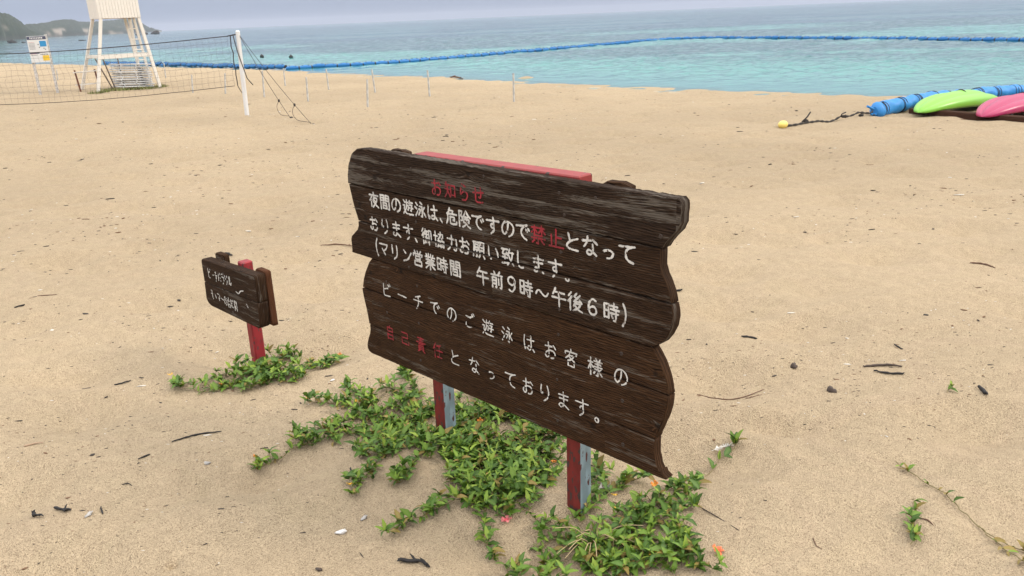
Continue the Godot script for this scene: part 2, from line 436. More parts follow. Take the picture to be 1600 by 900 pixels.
	"客": [[0, 50, 2, 50, 14], [0, 10, 30, 10, 18, 92, 18, 88, 30], [1, 42, 24, 34, 40, 14, 54], [0, 36, 36, 70, 36], [1, 70, 36, 52, 58, 6, 74], [1, 36, 44, 60, 60, 96, 72], [0, 30, 70, 72, 70, 72, 94, 30, 94, 30, 70]],
	"様": [[0, 4, 28, 36, 28], [0, 20, 4, 20, 96], [0, 20, 32, 4, 64], [0, 22, 38, 36, 54], [0, 56, 4, 62, 14], [0, 86, 4, 78, 14], [0, 44, 18, 96, 18], [0, 50, 32, 90, 32], [0, 42, 46, 98, 46], [0, 70, 18, 70, 94, 60, 92], [0, 46, 60, 62, 58, 42, 84], [0, 92, 54, 78, 66], [0, 72, 60, 98, 88]],
	"自": [[0, 52, 2, 42, 16], [0, 22, 18, 22, 96], [0, 22, 18, 80, 18, 80, 96], [0, 22, 42, 80, 42], [0, 22, 66, 80, 66], [0, 22, 92, 80, 92]],
	"己": [[0, 14, 14, 80, 14, 80, 48], [0, 14, 48, 80, 48], [0, 16, 48, 16, 88, 90, 88, 90, 70]],
	"責": [[0, 16, 10, 84, 10], [0, 50, 2, 50, 38], [0, 22, 24, 78, 24], [0, 4, 38, 96, 38], [0, 24, 48, 24, 84], [0, 24, 48, 76, 48, 76, 84], [0, 24, 60, 76, 60], [0, 24, 72, 76, 72], [0, 24, 84, 76, 84], [0, 38, 86, 14, 98], [0, 62, 86, 88, 98]],
	"任": [[0, 30, 4, 6, 42], [0, 20, 28, 20, 96], [0, 84, 8, 44, 20], [0, 36, 48, 98, 48], [0, 66, 16, 66, 88], [0, 42, 88, 92, 88]],
	"パ": [[0, 30, 24, 8, 80], [1, 58, 22, 78, 50, 90, 80], [1, 88, 8, 96, 14, 92, 24, 82, 20, 82, 10, 88, 8]],
	"ラ": [[0, 20, 14, 78, 14], [0, 10, 38, 88, 38], [1, 88, 38, 80, 70, 40, 96]],
	"ソ": [[0, 14, 18, 28, 44], [1, 86, 14, 78, 60, 36, 94]],
	"ル": [[1, 28, 14, 28, 60, 8, 92], [1, 58, 10, 58, 88, 92, 58]],
	"モ": [[0, 16, 14, 84, 14], [0, 6, 46, 94, 46], [1, 44, 14, 44, 80, 54, 90, 90, 88]],
}
var lift := 0.0

func brush(mb: MB, pts: Array, w: float, z: float, breaks: Callable, worn: float) -> void:   # one painted stroke lying on the board
	var run := []
	var runs := []
	for p: Vector2 in pts:
		if breaks.call(p) or (worn > 0.0 and nz.chip.get_noise_2d(p.x * 90.0, p.y * 90.0) > 0.35 - worn):
			if run.size() > 1: runs.append(run)
			run = []
		else: run.append(p)
	if run.size() > 1: runs.append(run)
	for r: Array in runs:
		lift += 0.00002
		var zz := z + lift
		var l: Array[int] = []
		var cnt := r.size()
		var outline := []
		var lo := []
		for k in cnt:
			var d: Vector2 = (r[mini(k + 1, cnt - 1)] - r[maxi(k - 1, 0)]).normalized()
			var s := Vector2(-d.y, d.x)
			var ww = w * 0.5 * (1.0 + 0.38 * nz.chip.get_noise_2d(r[k].x * 60.0 + 9.0, r[k].y * 60.0))
			var e1 = 0.10 * w * nz.chip.get_noise_2d(r[k].x * 200.0, r[k].y * 200.0 + 50.0)
			if k == 0:
				for a in [PI * 0.78, PI * 0.5, PI * 0.22]: outline.append(r[k] - d * sin(a) * ww + s * -cos(a) * ww)
				outline.append(r[k] + s * (ww + e1))
			else: outline.append(r[k] + s * (ww + e1))
			lo.append(r[k] - s * (ww - e1))
			if k == cnt - 1:
				for a in [PI * 0.22, PI * 0.5, PI * 0.78]: outline.append(r[k] + d * sin(a) * ww + s * cos(a) * ww)
		# strip: pair the two sides, caps as fans
		var up: Array[int] = []
		var dn: Array[int] = []
		for k in cnt:
			up.append(mb.vert(Vector3(outline[k + 3].x, outline[k + 3].y, zz), Vector3(0, 0, 1), outline[k + 3]))
			dn.append(mb.vert(Vector3(lo[k].x, lo[k].y, zz), Vector3(0, 0, 1), lo[k]))
		for k in cnt - 1:
			mb.tri(up[k], up[k + 1], dn[k + 1]); mb.tri(up[k], dn[k + 1], dn[k])
		var c0: Array[int] = [dn[0]]
		for k in 3: c0.append(mb.vert(Vector3(outline[k].x, outline[k].y, zz), Vector3(0, 0, 1), outline[k]))
		c0.append(up[0])
		for k in range(1, 4): mb.tri(c0[0], c0[k], c0[k + 1])
		var c1: Array[int] = [dn[cnt - 1], up[cnt - 1]]
		for k in 3: c1.append(mb.vert(Vector3(outline[cnt + 3 + k].x, outline[cnt + 3 + k].y, zz), Vector3(0, 0, 1), outline[cnt + 3 + k]))
		for k in range(1, 4): mb.tri(c1[0], c1[k], c1[k + 1])

func write(mb: MB, ch: String, at: Vector2, size: Vector2, w: float, z: float, breaks: Callable, worn := 0.0) -> void:
	for st: Array in GLYPHS[ch]:
		var pts := []
		var k := 1
		while k < st.size():
			pts.append(at + Vector2((st[k] / 100.0 - 0.5) * size.x, (0.5 - st[k + 1] / 100.0) * size.y) + Vector2(rng.randf_range(-1, 1), rng.randf_range(-1, 1)) * size.x * 0.012)
			k += 2
		var line := smooth(pts, 0.0028) if st[0] == 1 else []
		if st[0] == 0:
			for i in pts.size() - 1:
				var cnt := maxi(1, int((pts[i + 1] - pts[i]).length() / 0.0028))
				for j in cnt: line.append(pts[i].lerp(pts[i + 1], float(j) / cnt))
			line.append(pts[pts.size() - 1])
		brush(mb, line, w, z, breaks, worn)

# ---------------------------------------------------------------- boards
func rough_outline(pts: Array, step: float, amp: float, sd: float) -> PackedVector2Array:
	var out := PackedVector2Array()
	for k in pts.size():
		var a: Vector2 = pts[k]
		var b: Vector2 = pts[(k + 1) % pts.size()]
		var cnt := maxi(1, int((b - a).length() / step))
		for j in cnt:
			var p := a.lerp(b, float(j) / cnt)
			out.append(p + Vector2(nz.edge.get_noise_2d(p.x * 60.0 + sd, p.y * 60.0), nz.edge.get_noise_2d(p.x * 60.0, p.y * 60.0 + sd + 40.0)) * amp)
	return out

func board_mesh(poly: PackedVector2Array, z0: float, z1: float, ch: float, uvoff: Vector2) -> ArrayMesh:   # a plank cut to an outline; front at z1
	var mb := MB.new()
	var cnt := poly.size()
	var area := 0.0
	for k in cnt: area += poly[k].cross(poly[(k + 1) % cnt])
	var sg := 1.0 if area > 0.0 else -1.0
	var nrm := PackedVector2Array()
	for k in cnt:
		var d := (poly[(k + 1) % cnt] - poly[(k + cnt - 1) % cnt]).normalized()
		nrm.append(Vector2(d.y, -d.x) * sg)
	var tri := Geometry2D.triangulate_polygon(poly)
	for side in [1.0, -1.0]:
		var first := mb.v.size()
		for k in cnt:
			var p := poly[k] - nrm[k] * ch
			mb.vert(Vector3(p.x, p.y, z1 if side > 0 else z0), Vector3(0, 0, side), p + uvoff)
		for k in range(0, tri.size(), 3): mb.tri(first + tri[k], first + tri[k + 1], first + tri[k + 2])
	var run := 0.0
	for k in cnt:
		var q := (k + 1) % cnt
		var e := (poly[q] - poly[k])
		var nn := Vector3(nrm[k].x, nrm[k].y, 0)
		var n2 := Vector3(nrm[q].x, nrm[q].y, 0)
		var lay := [[poly[k] - nrm[k] * ch, poly[q] - nrm[q] * ch, z1], [poly[k], poly[q], z1 - ch], [poly[k], poly[q], z0 + ch], [poly[k] - nrm[k] * ch, poly[q] - nrm[q] * ch, z0]]
		for i in 3:
			var zl := [Vector3(0, 0, 0.7), Vector3.ZERO, Vector3(0, 0, -0.7)]
			var a := mb.vert(Vector3(lay[i][0].x, lay[i][0].y, lay[i][2]), (nn + zl[i]).normalized(), Vector2(run, lay[i][2]) + uvoff)
			var b := mb.vert(Vector3(lay[i][1].x, lay[i][1].y, lay[i][2]), (n2 + zl[i]).normalized(), Vector2(run + e.length(), lay[i][2]) + uvoff)
			var c := mb.vert(Vector3(lay[i + 1][1].x, lay[i + 1][1].y, lay[i + 1][2]), (n2 + zl[i]).normalized(), Vector2(run + e.length(), lay[i + 1][2]) + uvoff)
			var d := mb.vert(Vector3(lay[i + 1][0].x, lay[i + 1][0].y, lay[i + 1][2]), (nn + zl[i]).normalized(), Vector2(run, lay[i + 1][2]) + uvoff)
			mb.tri(a, b, c); mb.tri(a, c, d)
		run += e.length()
	return mb.mesh()

func screw_mesh() -> ArrayMesh:
	var mb := MB.new()
	var r := 0.0062
	for seg in 10:
		var a := TAU * seg / 10.0
		var b := TAU * (seg + 1) / 10.0
		var p := Vector3(cos(a), sin(a), 0)
		var q := Vector3(cos(b), sin(b), 0)
		mb.face([p * r, q * r, q * r * 0.72 + Vector3(0, 0, 0.0018), p * r * 0.72 + Vector3(0, 0, 0.0018)], (p + q) * 0.5 + Vector3(0, 0, 0.6))
		mb.face([p * r * 0.72 + Vector3(0, 0, 0.0018), q * r * 0.72 + Vector3(0, 0, 0.0018), Vector3(0, 0, 0.0008)], Vector3(0, 0, 1))
	return mb.mesh()

const FRONT := [0.004, 0.0, 0.003, -0.002, 0.002, -0.001]
const SEAM_L := [0.0, 1.034, 0.884, 0.7375, 0.592, 0.434]
const SEAM_R := [0.0, 1.024, 0.8665, 0.7175, 0.580, 0.422]
func seam_at(k: int, x: float) -> float:
	return lerpf(SEAM_L[k], SEAM_R[k], (x + 0.75) / 1.53)

func big_sign() -> void:
	var root := thing("notice_board", "large dark brown plank notice with scalloped ends, white and red Japanese lettering on red posts", "sign", Vector3(-0.108, 0, -2.669), deg_to_rad(-45.5))
	root.position.y = 0.0
	var L := [
		[[-0.657, 1.184], [-0.68, 1.182], [-0.697, 1.172], [-0.720, 1.155], [-0.738, 1.130], [-0.752, 1.105], [-0.760, 1.075]],
		[[-0.7575, 1.0], [-0.749, 0.959], [-0.736, 0.92]],
		[[-0.722, 0.866], [-0.733, 0.846], [-0.762, 0.826], [-0.781, 0.811], [-0.787, 0.795], [-0.787, 0.765]],
		[[-0.685, 0.71], [-0.714, 0.669], [-0.733, 0.632]],
		[[-0.743, 0.575], [-0.741, 0.555], [-0.732, 0.515], [-0.724, 0.476]],
		[[-0.720, 0.41], [-0.727, 0.388], [-0.744, 0.358], [-0.755, 0.331], [-0.755, 0.314], [-0.746, 0.301], [-0.729, 0.295]]]
	var R := [
		[[0.806, 1.171], [0.816, 1.163], [0.818, 1.14], [0.816, 1.105], [0.806, 1.083], [0.785, 1.06], [0.770, 1.043]],
		[[0.750, 1.0], [0.751, 0.97], [0.760, 0.945], [0.772, 0.925], [0.783, 0.898]],
		[[0.797, 0.850], [0.799, 0.826], [0.794, 0.795], [0.780, 0.765], [0.762, 0.741], [0.742, 0.727]],
		[[0.742, 0.70], [0.757, 0.678], [0.772, 0.645], [0.782, 0.615]],
		[[0.787, 0.564], [0.785, 0.54], [0.777, 0.508], [0.762, 0.468], [0.750, 0.44]],
		[[0.743, 0.405], [0.744, 0.368], [0.752, 0.334], [0.762, 0.318], [0.768, 0.322], [0.773, 0.311], [0.790, 0.301], [0.784, 0.296], [0.76, 0.294]]]
	var ends := [[-0.764, 0.761], [-0.722, 0.792], [-0.660, 0.728], [-0.745, 0.788], [-0.719, 0.746]]
	var starts := [[0, 0], [-0.764, 0.750], [-0.721, 0.793], [-0.658, 0.729], [-0.744, 0.788], [-0.719, 0.744]]
	var gap := 0.0018
	var boards := []
	for k in 6:
		var pts := []
		if k > 0:
			pts.append(Vector2(starts[k][0], seam_at(k, -0.75) - gap)); pts.append(Vector2(starts[k][1], seam_at(k, 0.78) - gap))
		else: pts.append(Vector2(-0.64, 1.186))
		for p in R[k]: pts.append(Vector2(p[0], p[1]))
		if k < 5:
			pts.append(Vector2(ends[k][1], seam_at(k + 1, 0.78) + gap)); pts.append(Vector2(-0.789 if k == 2 else ends[k][0], seam_at(k + 1, -0.75) + gap))
		var back: Array = L[k].duplicate(); back.reverse()
		for p in back: pts.append(Vector2(p[0], p[1]))
		var poly := rough_outline(pts, 0.011, 0.0022 if k == 0 else 0.0012, k * 31.0)
		var b := put("board", board_mesh(poly, -0.036, FRONT[k], 0.0028, Vector2(k * 0.37 + 0.8, k * 0.263 + 0.1)), M.wood_grey if k == 0 else (M.wood if k > 2 else M.wood_mid), root)
		boards.append(b)
		if k == 0: b.set_meta("label", "top plank weathered grey and frayed along its edge")
	var board_of := func(p: Vector2) -> Node:
		for k in range(1, 6):
			if p.y > seam_at(k, p.x): return boards[k - 1]
		return boards[5]
	# lettering
	var cut := func(p: Vector2) -> bool:
		for k in range(1, 6):
			if absf(p.y - seam_at(k, p.x)) < (0.0048 if k == 2 else 0.0024): return true
		return false
	var white := MB.new()
	var rows := [
		[-0.598, 0.0717, 0.987, Vector2(0.064, 0.063), 0.0072, "夜間の遊泳は、危険ですので禁止となって"],
		[-0.609, 0.0722, 0.890, Vector2(0.060, 0.063), 0.0068, "おります、御協力お願い致します。"],
		[-0.600, 0.0713, 0.795, Vector2(0.061, 0.064), 0.0070, "(マリン営業時間　午前9時〜午後6時)"],
		[-0.567, 0.0986, 0.607, Vector2(0.058, 0.064), 0.0054, "ビーチでのご遊泳はお客様の"],
		[-0.571, 0.0983, 0.434, Vector2(0.058, 0.066), 0.0052, "自己責任となっております。"]]
	var spots := [
		[-0.598, -0.527, -0.456, -0.382, -0.310, -0.241, -0.193, -0.135, -0.068, 0.001, 0.075, 0.146, 0.215, 0.284, 0.360, 0.427, 0.497, 0.567, 0.635],
		[-0.609, -0.535, -0.463, -0.390, -0.345, -0.280, -0.211, -0.137, -0.072, 0.001, 0.075, 0.144, 0.207, 0.283, 0.355, 0.406],
		[-0.604, -0.558, -0.486, -0.409, -0.343, -0.271, -0.202, -0.130, -0.06, 0.014, 0.086, 0.157, 0.224, 0.296, 0.368, 0.438, 0.507, 0.579, 0.630],
		[-0.567, -0.466, -0.365, -0.265, -0.169, -0.070, 0.027, 0.125, 0.227, 0.326, 0.415, 0.515, 0.616],
		[-0.571, -0.472, -0.369, -0.267, -0.167, -0.058, 0.030, 0.131, 0.215, 0.296, 0.379, 0.459, 0.520]]
	var front_of := func(p: Vector2) -> float:
		var f := -1.0
		for dy in [-0.034, 0.034]: f = maxf(f, FRONT[boards.find(board_of.call(p + Vector2(0, dy)))])
		lift = 0.0
		return f + 0.0012
	for r in 5:
		var text: String = rows[r][5]
		for k in text.length():
			var chr := text[k]
			if chr == "　": continue
			var size: Vector2 = rows[r][3]
			var y: float = rows[r][2]
			if chr == "、": size *= 0.5; y -= 0.022
			elif chr == "。": size *= 0.6; y -= 0.024
			elif chr == "っ": size *= 0.78; y -= 0.008
			elif chr == "9" or chr == "6": size = Vector2(0.056, 0.058)
			elif chr == "(" or chr == ")": size *= Vector2(0.8, 1.12)
			if r == 3: y = 0.619 - 0.027 * k / 12.0
			var is_red: bool = (r == 0 and (chr == "禁" or chr == "止")) or (r == 4 and k < 4)
			var mb := MB.new()
			var z: float = front_of.call(Vector2(spots[r][k], y))
			if is_red: write(mb, chr, Vector2(spots[r][k], y), size * (1.04 if r == 0 else 0.98), 0.0062 if r == 0 else 0.0056, z, cut)
			else: write(mb, chr, Vector2(spots[r][k], y), size, rows[r][4], z, cut)
			var o := put("painted_character", mb.mesh(), M.letter_red if is_red else M.letter_white, board_of.call(Vector2(spots[r][k], y)))
			if is_red: o.set_meta("label", "red painted character")
	for k in 4:
		var head := MB.new()
		var z: float = front_of.call(Vector2(0, 1.09))
		write(head, "お知らせ"[k], Vector2([-0.203, -0.130, -0.059, 0.014][k], 1.084), Vector2(0.060, 0.064), 0.0062, z, cut)
		put("painted_character", head.mesh(), M.letter_red, boards[0]).set_meta("label", "red painted heading character")
	# screws
	var sm := screw_mesh()
	for p in [[-0.343, 1.137], [0.046, 1.150], [0.380, 1.135], [0.522, 1.137], [0.399, 1.069], [0.752, 1.058], [-0.342, 0.936], [0.025, 0.943], [0.378, 0.946], [0.514, 0.950], [-0.405, 0.748], [-0.370, 0.677], [-0.570, 0.654], [0.370, 0.753], [0.512, 0.760], [0.359, 0.663], [0.614, 0.666], [-0.579, 0.520], [-0.373, 0.523], [0.352, 0.501], [0.347, 0.345], [0.622, 0.511], [0.623, 0.357], [-0.385, 0.360]]:
		put("screw", sm, M.screw, board_of.call(Vector2(p[0], p[1])), Transform3D(Basis().scaled(Vector3.ONE * (1.15 if p[0] > 0.6 else 0.95)), Vector3(p[0], p[1], FRONT[boards.find(board_of.call(Vector2(p[0], p[1])))] + 0.0003)))
	# posts, rail and battens behind
	for x in [-0.342, 0.377]:
		var m := ArrayMesh.new()
		var a := MB.new()
		var b := MB.new()
		var h := 0.031
		for s in [[Vector3(-1, 0, 0), a], [Vector3(0, 0, 1), a], [Vector3(0, 0, -1), a], [Vector3(1, 0, 0), b]]:
			var nn: Vector3 = s[0]
			var t := nn.cross(Vector3.UP)
			for seg in 8:
				var y0 := -0.35 + seg * 0.19
				var y1 := y0 + 0.19
				var inn := h - 0.003
				s[1].face([nn * h + t * inn + Vector3(0, y0, 0), nn * h - t * inn + Vector3(0, y0, 0), nn * h - t * inn + Vector3(0, y1, 0), nn * h + t * inn + Vector3(0, y1, 0)], nn)
				a.face([nn * h + t * inn + Vector3(0, y0, 0), nn * inn + t * h + Vector3(0, y0, 0), nn * inn + t * h + Vector3(0, y1, 0), nn * h + t * inn + Vector3(0, y1, 0)], nn + t)
		a.face([Vector3(-h, 1.17, -h), Vector3(h, 1.17, -h), Vector3(h, 1.17, h), Vector3(-h, 1.17, h)], Vector3.UP)
		a.add_to(m); b.add_to(m)
		m.surface_set_material(0, M.red_post); m.surface_set_material(1, M.grey_blue)
		var lean := Basis(Vector3(0, 0, 1), deg_to_rad(-0.6))
		put("post", m, null, root, Transform3D(lean, Vector3(x, 0, -0.071))).set_meta("label", "square post painted red in front and grey blue on its side")
	var rail := MB.new()
	cbox(rail, Transform3D(Basis(), Vector3(0.022, 1.155, -0.072)), Vector3(0.80, 0.055, 0.068), 0.004)
	put("top_rail", rail.mesh(), M.red_rail, root)
	for q in [[-0.475, 0.5], [0.56, 0.0]]:
		var bt := MB.new()
		var poly := rough_outline([Vector2(-0.055, 0.36), Vector2(0.055, 0.36), Vector2(0.055, 1.186), Vector2(0.02, 1.194), Vector2(-0.03, 1.192), Vector2(-0.055, 1.178)], 0.02, 0.003, 9.0 + q[1])
		put("batten", board_mesh(poly, -0.03, 0.0, 0.003, Vector2(q[1], 0.2)), M.wood, root, Transform3D(Basis(), Vector3(q[0], -0.012 if q[0] > 0.0 else -0.004, -0.0385)))

func small_sign() -> void:
	var root := thing("small_sign", "small dark two-plank sign with worn white lettering on a single red post", "sign", Vector3(-1.372, 0, -3.831), deg_to_rad(-45.5))
	var z := 0.05
	var out_top := [Vector2(-0.270, 0.5235), Vector2(0.27, 0.5405), Vector2(0.284, 0.536), Vector2(0.289, 0.52), Vector2(0.281, 0.4055), Vector2(-0.288, 0.3975), Vector2(-0.285, 0.505), Vector2(-0.28, 0.518)]
	var out_low := [Vector2(-0.288, 0.3945), Vector2(0.281, 0.4025), Vector2(0.27, 0.29), Vector2(0.262, 0.273), Vector2(0.248, 0.266), Vector2(-0.25, 0.268), Vector2(-0.28, 0.278), Vector2(-0.297, 0.300)]
	put("board", board_mesh(rough_outline(out_top, 0.012, 0.001, 3.0), z - 0.055, z, 0.004, Vector2(0.3, 0.5)), M.wood_mid, root)
	put("board", board_mesh(rough_outline(out_low, 0.012, 0.001, 8.0), z - 0.055, z + 0.001, 0.004, Vector2(1.1, 0.13)), M.wood_mid, root)
	var none := func(_p: Vector2) -> bool: return false
	for k in 7:
		var mb := MB.new()
		write(mb, "ビーチパラソル"[k], Vector2(-0.205 + k * 0.0375, 0.458 + k * 0.0005), Vector2(0.031, 0.062), 0.0062, z + 0.0018, none, 0.20)
		put("painted_character", mb.mesh(), M.letter_white, root)
	for k in 8:
		var mb := MB.new()
		write(mb, "モ、マーの営時間"[k], Vector2(-0.205 + k * 0.036, 0.345 - k * 0.001), Vector2(0.030, 0.058), 0.0058, z + 0.0022, none, 0.20)
		put("painted_character", mb.mesh(), M.letter_white, root)
	for q in [[0.075, 0.42, 0.10, 0.415, 0.125, 0.432, 0.155, 0.44], [0.17, 0.375, 0.18, 0.36]]:
		var pts := []
		for k in range(0, q.size(), 2): pts.append(Vector2(q[k], q[k + 1]))
		var mb := MB.new()
		brush(mb, smooth(pts, 0.004), 0.006, z + 0.0022, none, 0.0)
		put("paint_mark", mb.mesh(), M.letter_white, root)
	var sm := screw_mesh()
	for p in [[-0.045, 0.485], [0.0, 0.292]]: put("screw", sm, M.screw, root, Transform3D(Basis().scaled(Vector3.ONE * 1.5), Vector3(p[0], p[1], z)))
	for q in [[-0.185, 0.0], [0.236, 4.0]]:
		var poly := rough_outline([Vector2(-0.05, 0.275), Vector2(0.05, 0.275), Vector2(0.05, 0.548), Vector2(0.035, 0.553), Vector2(-0.035, 0.553), Vector2(-0.05, 0.543)], 0.02, 0.001, q[1])
		put("batten", board_mesh(poly, -0.03, 0.0, 0.003, Vector2(0.2, 0.1)), M.wood_red if q[1] > 0.0 else M.wood, root, Transform3D(Basis(), Vector3(q[0], 0.0 if q[1] == 0.0 else -0.004, z - 0.0575)))
	var post := MB.new()
	cbox(post, Transform3D(Basis(Vector3(0, 0, 1), deg_to_rad(-1.0)), Vector3(0.012, 0.115, -0.042)), Vector3(0.055, 0.86, 0.058), 0.006)
	put("post", post.mesh(), M.red_clean, root)

# ---------------------------------------------------------------- beach furniture far behind
func net() -> void:
	var pole := thing("net_pole", "white volleyball net pole standing in sand, tied off by two guy ropes", "pole", on(-4.945, -15.653))
	var mb := MB.new()
	tube(mb, [Vector3(0, -0.3, 0), Vector3(0.03, 0.8, 0), Vector3(0.055, 1.56, 0)], [0.042, 0.042, 0.040], 12)
	put("tube", mb.mesh(), M.white_paint, pole)
	var cap := MB.new()
	ellipsoid(cap, Transform3D(Basis(), Vector3(0.055, 1.56, 0)), Vector3(0.044, 0.028, 0.044), 12, 6)
	put("cap", cap.mesh(), M.white_paint, pole)
	for q in [[-4.072, -15.555, 0], [-3.435, -14.559, 1]]:
		var g := thing("guy_rope", ["thin dark guy rope pegged nearer the foot of the net pole", "thin dark guy rope pegged farther out from the net pole"][q[2]], "rope", on(q[0], q[1]), 0.0, "guy ropes of the net pole")
		var top := Vector3(-4.88, ground_y(-4.945, -15.653) + 1.52, -15.653) - g.position
		var r := MB.new()
		var pts := []
		for k in 13:
			var t := k / 12.0
			pts.append(top.lerp(Vector3(0, -0.02, 0), t) - Vector3(0, 0.05 * sin(t * PI), 0))
		tube(r, pts, 0.0045, 6)
		put("cord", r.mesh(), M.dark_rope, g)
		var k2 := MB.new()
		var lo: Vector3 = pts[9]
		tube(k2, smooth([lo, lo + Vector3(-0.05, -0.12, 0.02), lo + Vector3(0.02, -0.26, 0.05), lo.lerp(Vector3.ZERO, 0.85)], 0.04), 0.0045, 6)
		ellipsoid(k2, Transform3D(Basis(), lo), Vector3(0.022, 0.03, 0.022), 8, 6)
		ellipsoid(k2, Transform3D(Basis(), Vector3(0, 0.02, 0)), Vector3(0.035, 0.02, 0.03), 8, 6)
		put("knotted_tail", k2.mesh(), M.dark_rope, g)
	var tail := MB.new()
	tube(tail, smooth([Vector3(-0.03, 1.52, 0.04), Vector3(0.02, 1.2, 0.055), Vector3(0.1, 0.85, 0.06), Vector3(0.13, 0.72, 0.06), Vector3(0.22, 0.6, 0.06)], 0.08), 0.009, 6)
	put("loose_cord", tail.mesh(), M.dark_rope, pole)
	# the net hangs from the pole towards a second pole out of sight
	var root := thing("volleyball_net", "thin grey volleyball net strung from white pole across the beach", "net", on(-9.0, -15.66))
	var o := root.position
	var rows := 9
	var cols := 66
	var grid := []
	for i in rows + 1:
		var line := []
		for j in cols + 1:
			var t := float(j) / cols
			var x := lerpf(-5.10, -12.9, t)
			var topy := 1.50 - 0.14 * sin(t * PI) - 0.02 * t
			var boty := 0.60 - 0.17 * sin(t * PI)
			var w := float(i) / rows
			var y = lerpf(topy, boty, w) + 0.02 * nz.lump.get_noise_2d(j * 0.4, i * 0.5) * sin(w * PI)
			line.append(Vector3(x + 0.05 * nz.lump.get_noise_2d(i * 0.6, j * 0.3 + 50.0) * sin(w * PI), y, -15.66 + 0.07 * nz.lump.get_noise_2d(j * 0.2, i * 0.3)) - o)
		grid.append(line)
	var cord := MB.new()
	for i in range(1, rows): tube(cord, grid[i], 0.0018, 3, false)
	for j in cols + 1:
		var l := []
		for i in rows + 1: l.append(grid[i][j])
		tube(cord, l, 0.0018, 3, false)
	put("netting", cord.mesh(), M.net_cord, root)
	var a := MB.new()
	tube(a, grid[0], 0.009, 6)
	put("top_rope", a.mesh(), M.dark_rope, root)
	var b := MB.new()
	tube(b, grid[rows], 0.006, 6)
	put("bottom_rope", b.mesh(), M.dark_rope, root)
	var e := MB.new()
	var side := []
	for i in rows + 1: side.append(grid[i][0] + Vector3(0.06, 0, 0))
	tube(e, side, 0.009, 6)
	tube(e, [grid[0][0], grid[0][0] + Vector3(0.2, 0.03, 0)], 0.012, 6)
	tube(e, smooth([grid[rows][0] + Vector3(0.06, 0, 0), grid[rows][0] + Vector3(0.12, -0.12, 0.02), grid[rows][0] + Vector3(0.2, -0.2, 0.03)], 0.05), 0.007, 6)
	put("edge_cord", e.mesh(), M.dark_rope, root)
	var far_pole := thing("net_pole", "white volleyball net pole at the other end of the net", "pole", on(-13.0, -15.66))
	var fm := MB.new()
	tube(fm, [Vector3(0, -0.3, 0), Vector3(0, 1.56, 0)], 0.042, 12)
	put("tube", fm.mesh(), M.white_paint, far_pole)

const STAKES := [[-7.33, -21.70, 0.52, 0.06], [-5.91, -20.29, 0.63, 0.03], [-6.36, -24.07, 0.50, 0.01], [-4.44, -18.58, 0.53, 0.02], [-4.76, -22.42, 0.54, -0.01], [-2.81, -16.81, 0.56, 0.04], [-3.22, -20.58, 0.56, -0.03], [-1.71, -18.89, 0.58, -0.01], [0.20, -16.90, 0.57, 0.01], [-12.46, -30.66, 0.52, 0.02], [-8.60, -22.82, 0.48, 0.04], [-17.40, -32.46, 0.41, 0.03]]
func stakes() -> void:
	var told := ["seen through the net near its pole", "just behind the guy ropes of the net pole", "close to the shoreline behind the net pole", "standing beyond the farther guy rope peg", "near the water past the guy ropes", "with a twig at its foot, alone nearest the signs", "leaning slightly behind the one with a twig", "by itself halfway to the brown seaweed heap", "standing beyond the notice board's top edge", "near the blue barrier behind the net", "seen through the net beside the lifeguard tower", "seen through the net behind the information board"]
	for i in STAKES.size():
		var q: Array = STAKES[i]
		var mb := MB.new()
		var s := Vector3(q[3], q[2], -q[3] * 0.3)
		tube(mb, [-s * 0.4, s * 0.3, s], [0.022, 0.021, 0.019], 8)
		var o := put("stake", mb.mesh(), M.stake)
		o.position = on(q[0], q[1])
		tag(o, "slim pale stake " + told[i], "stake", "stakes marking out the sand")

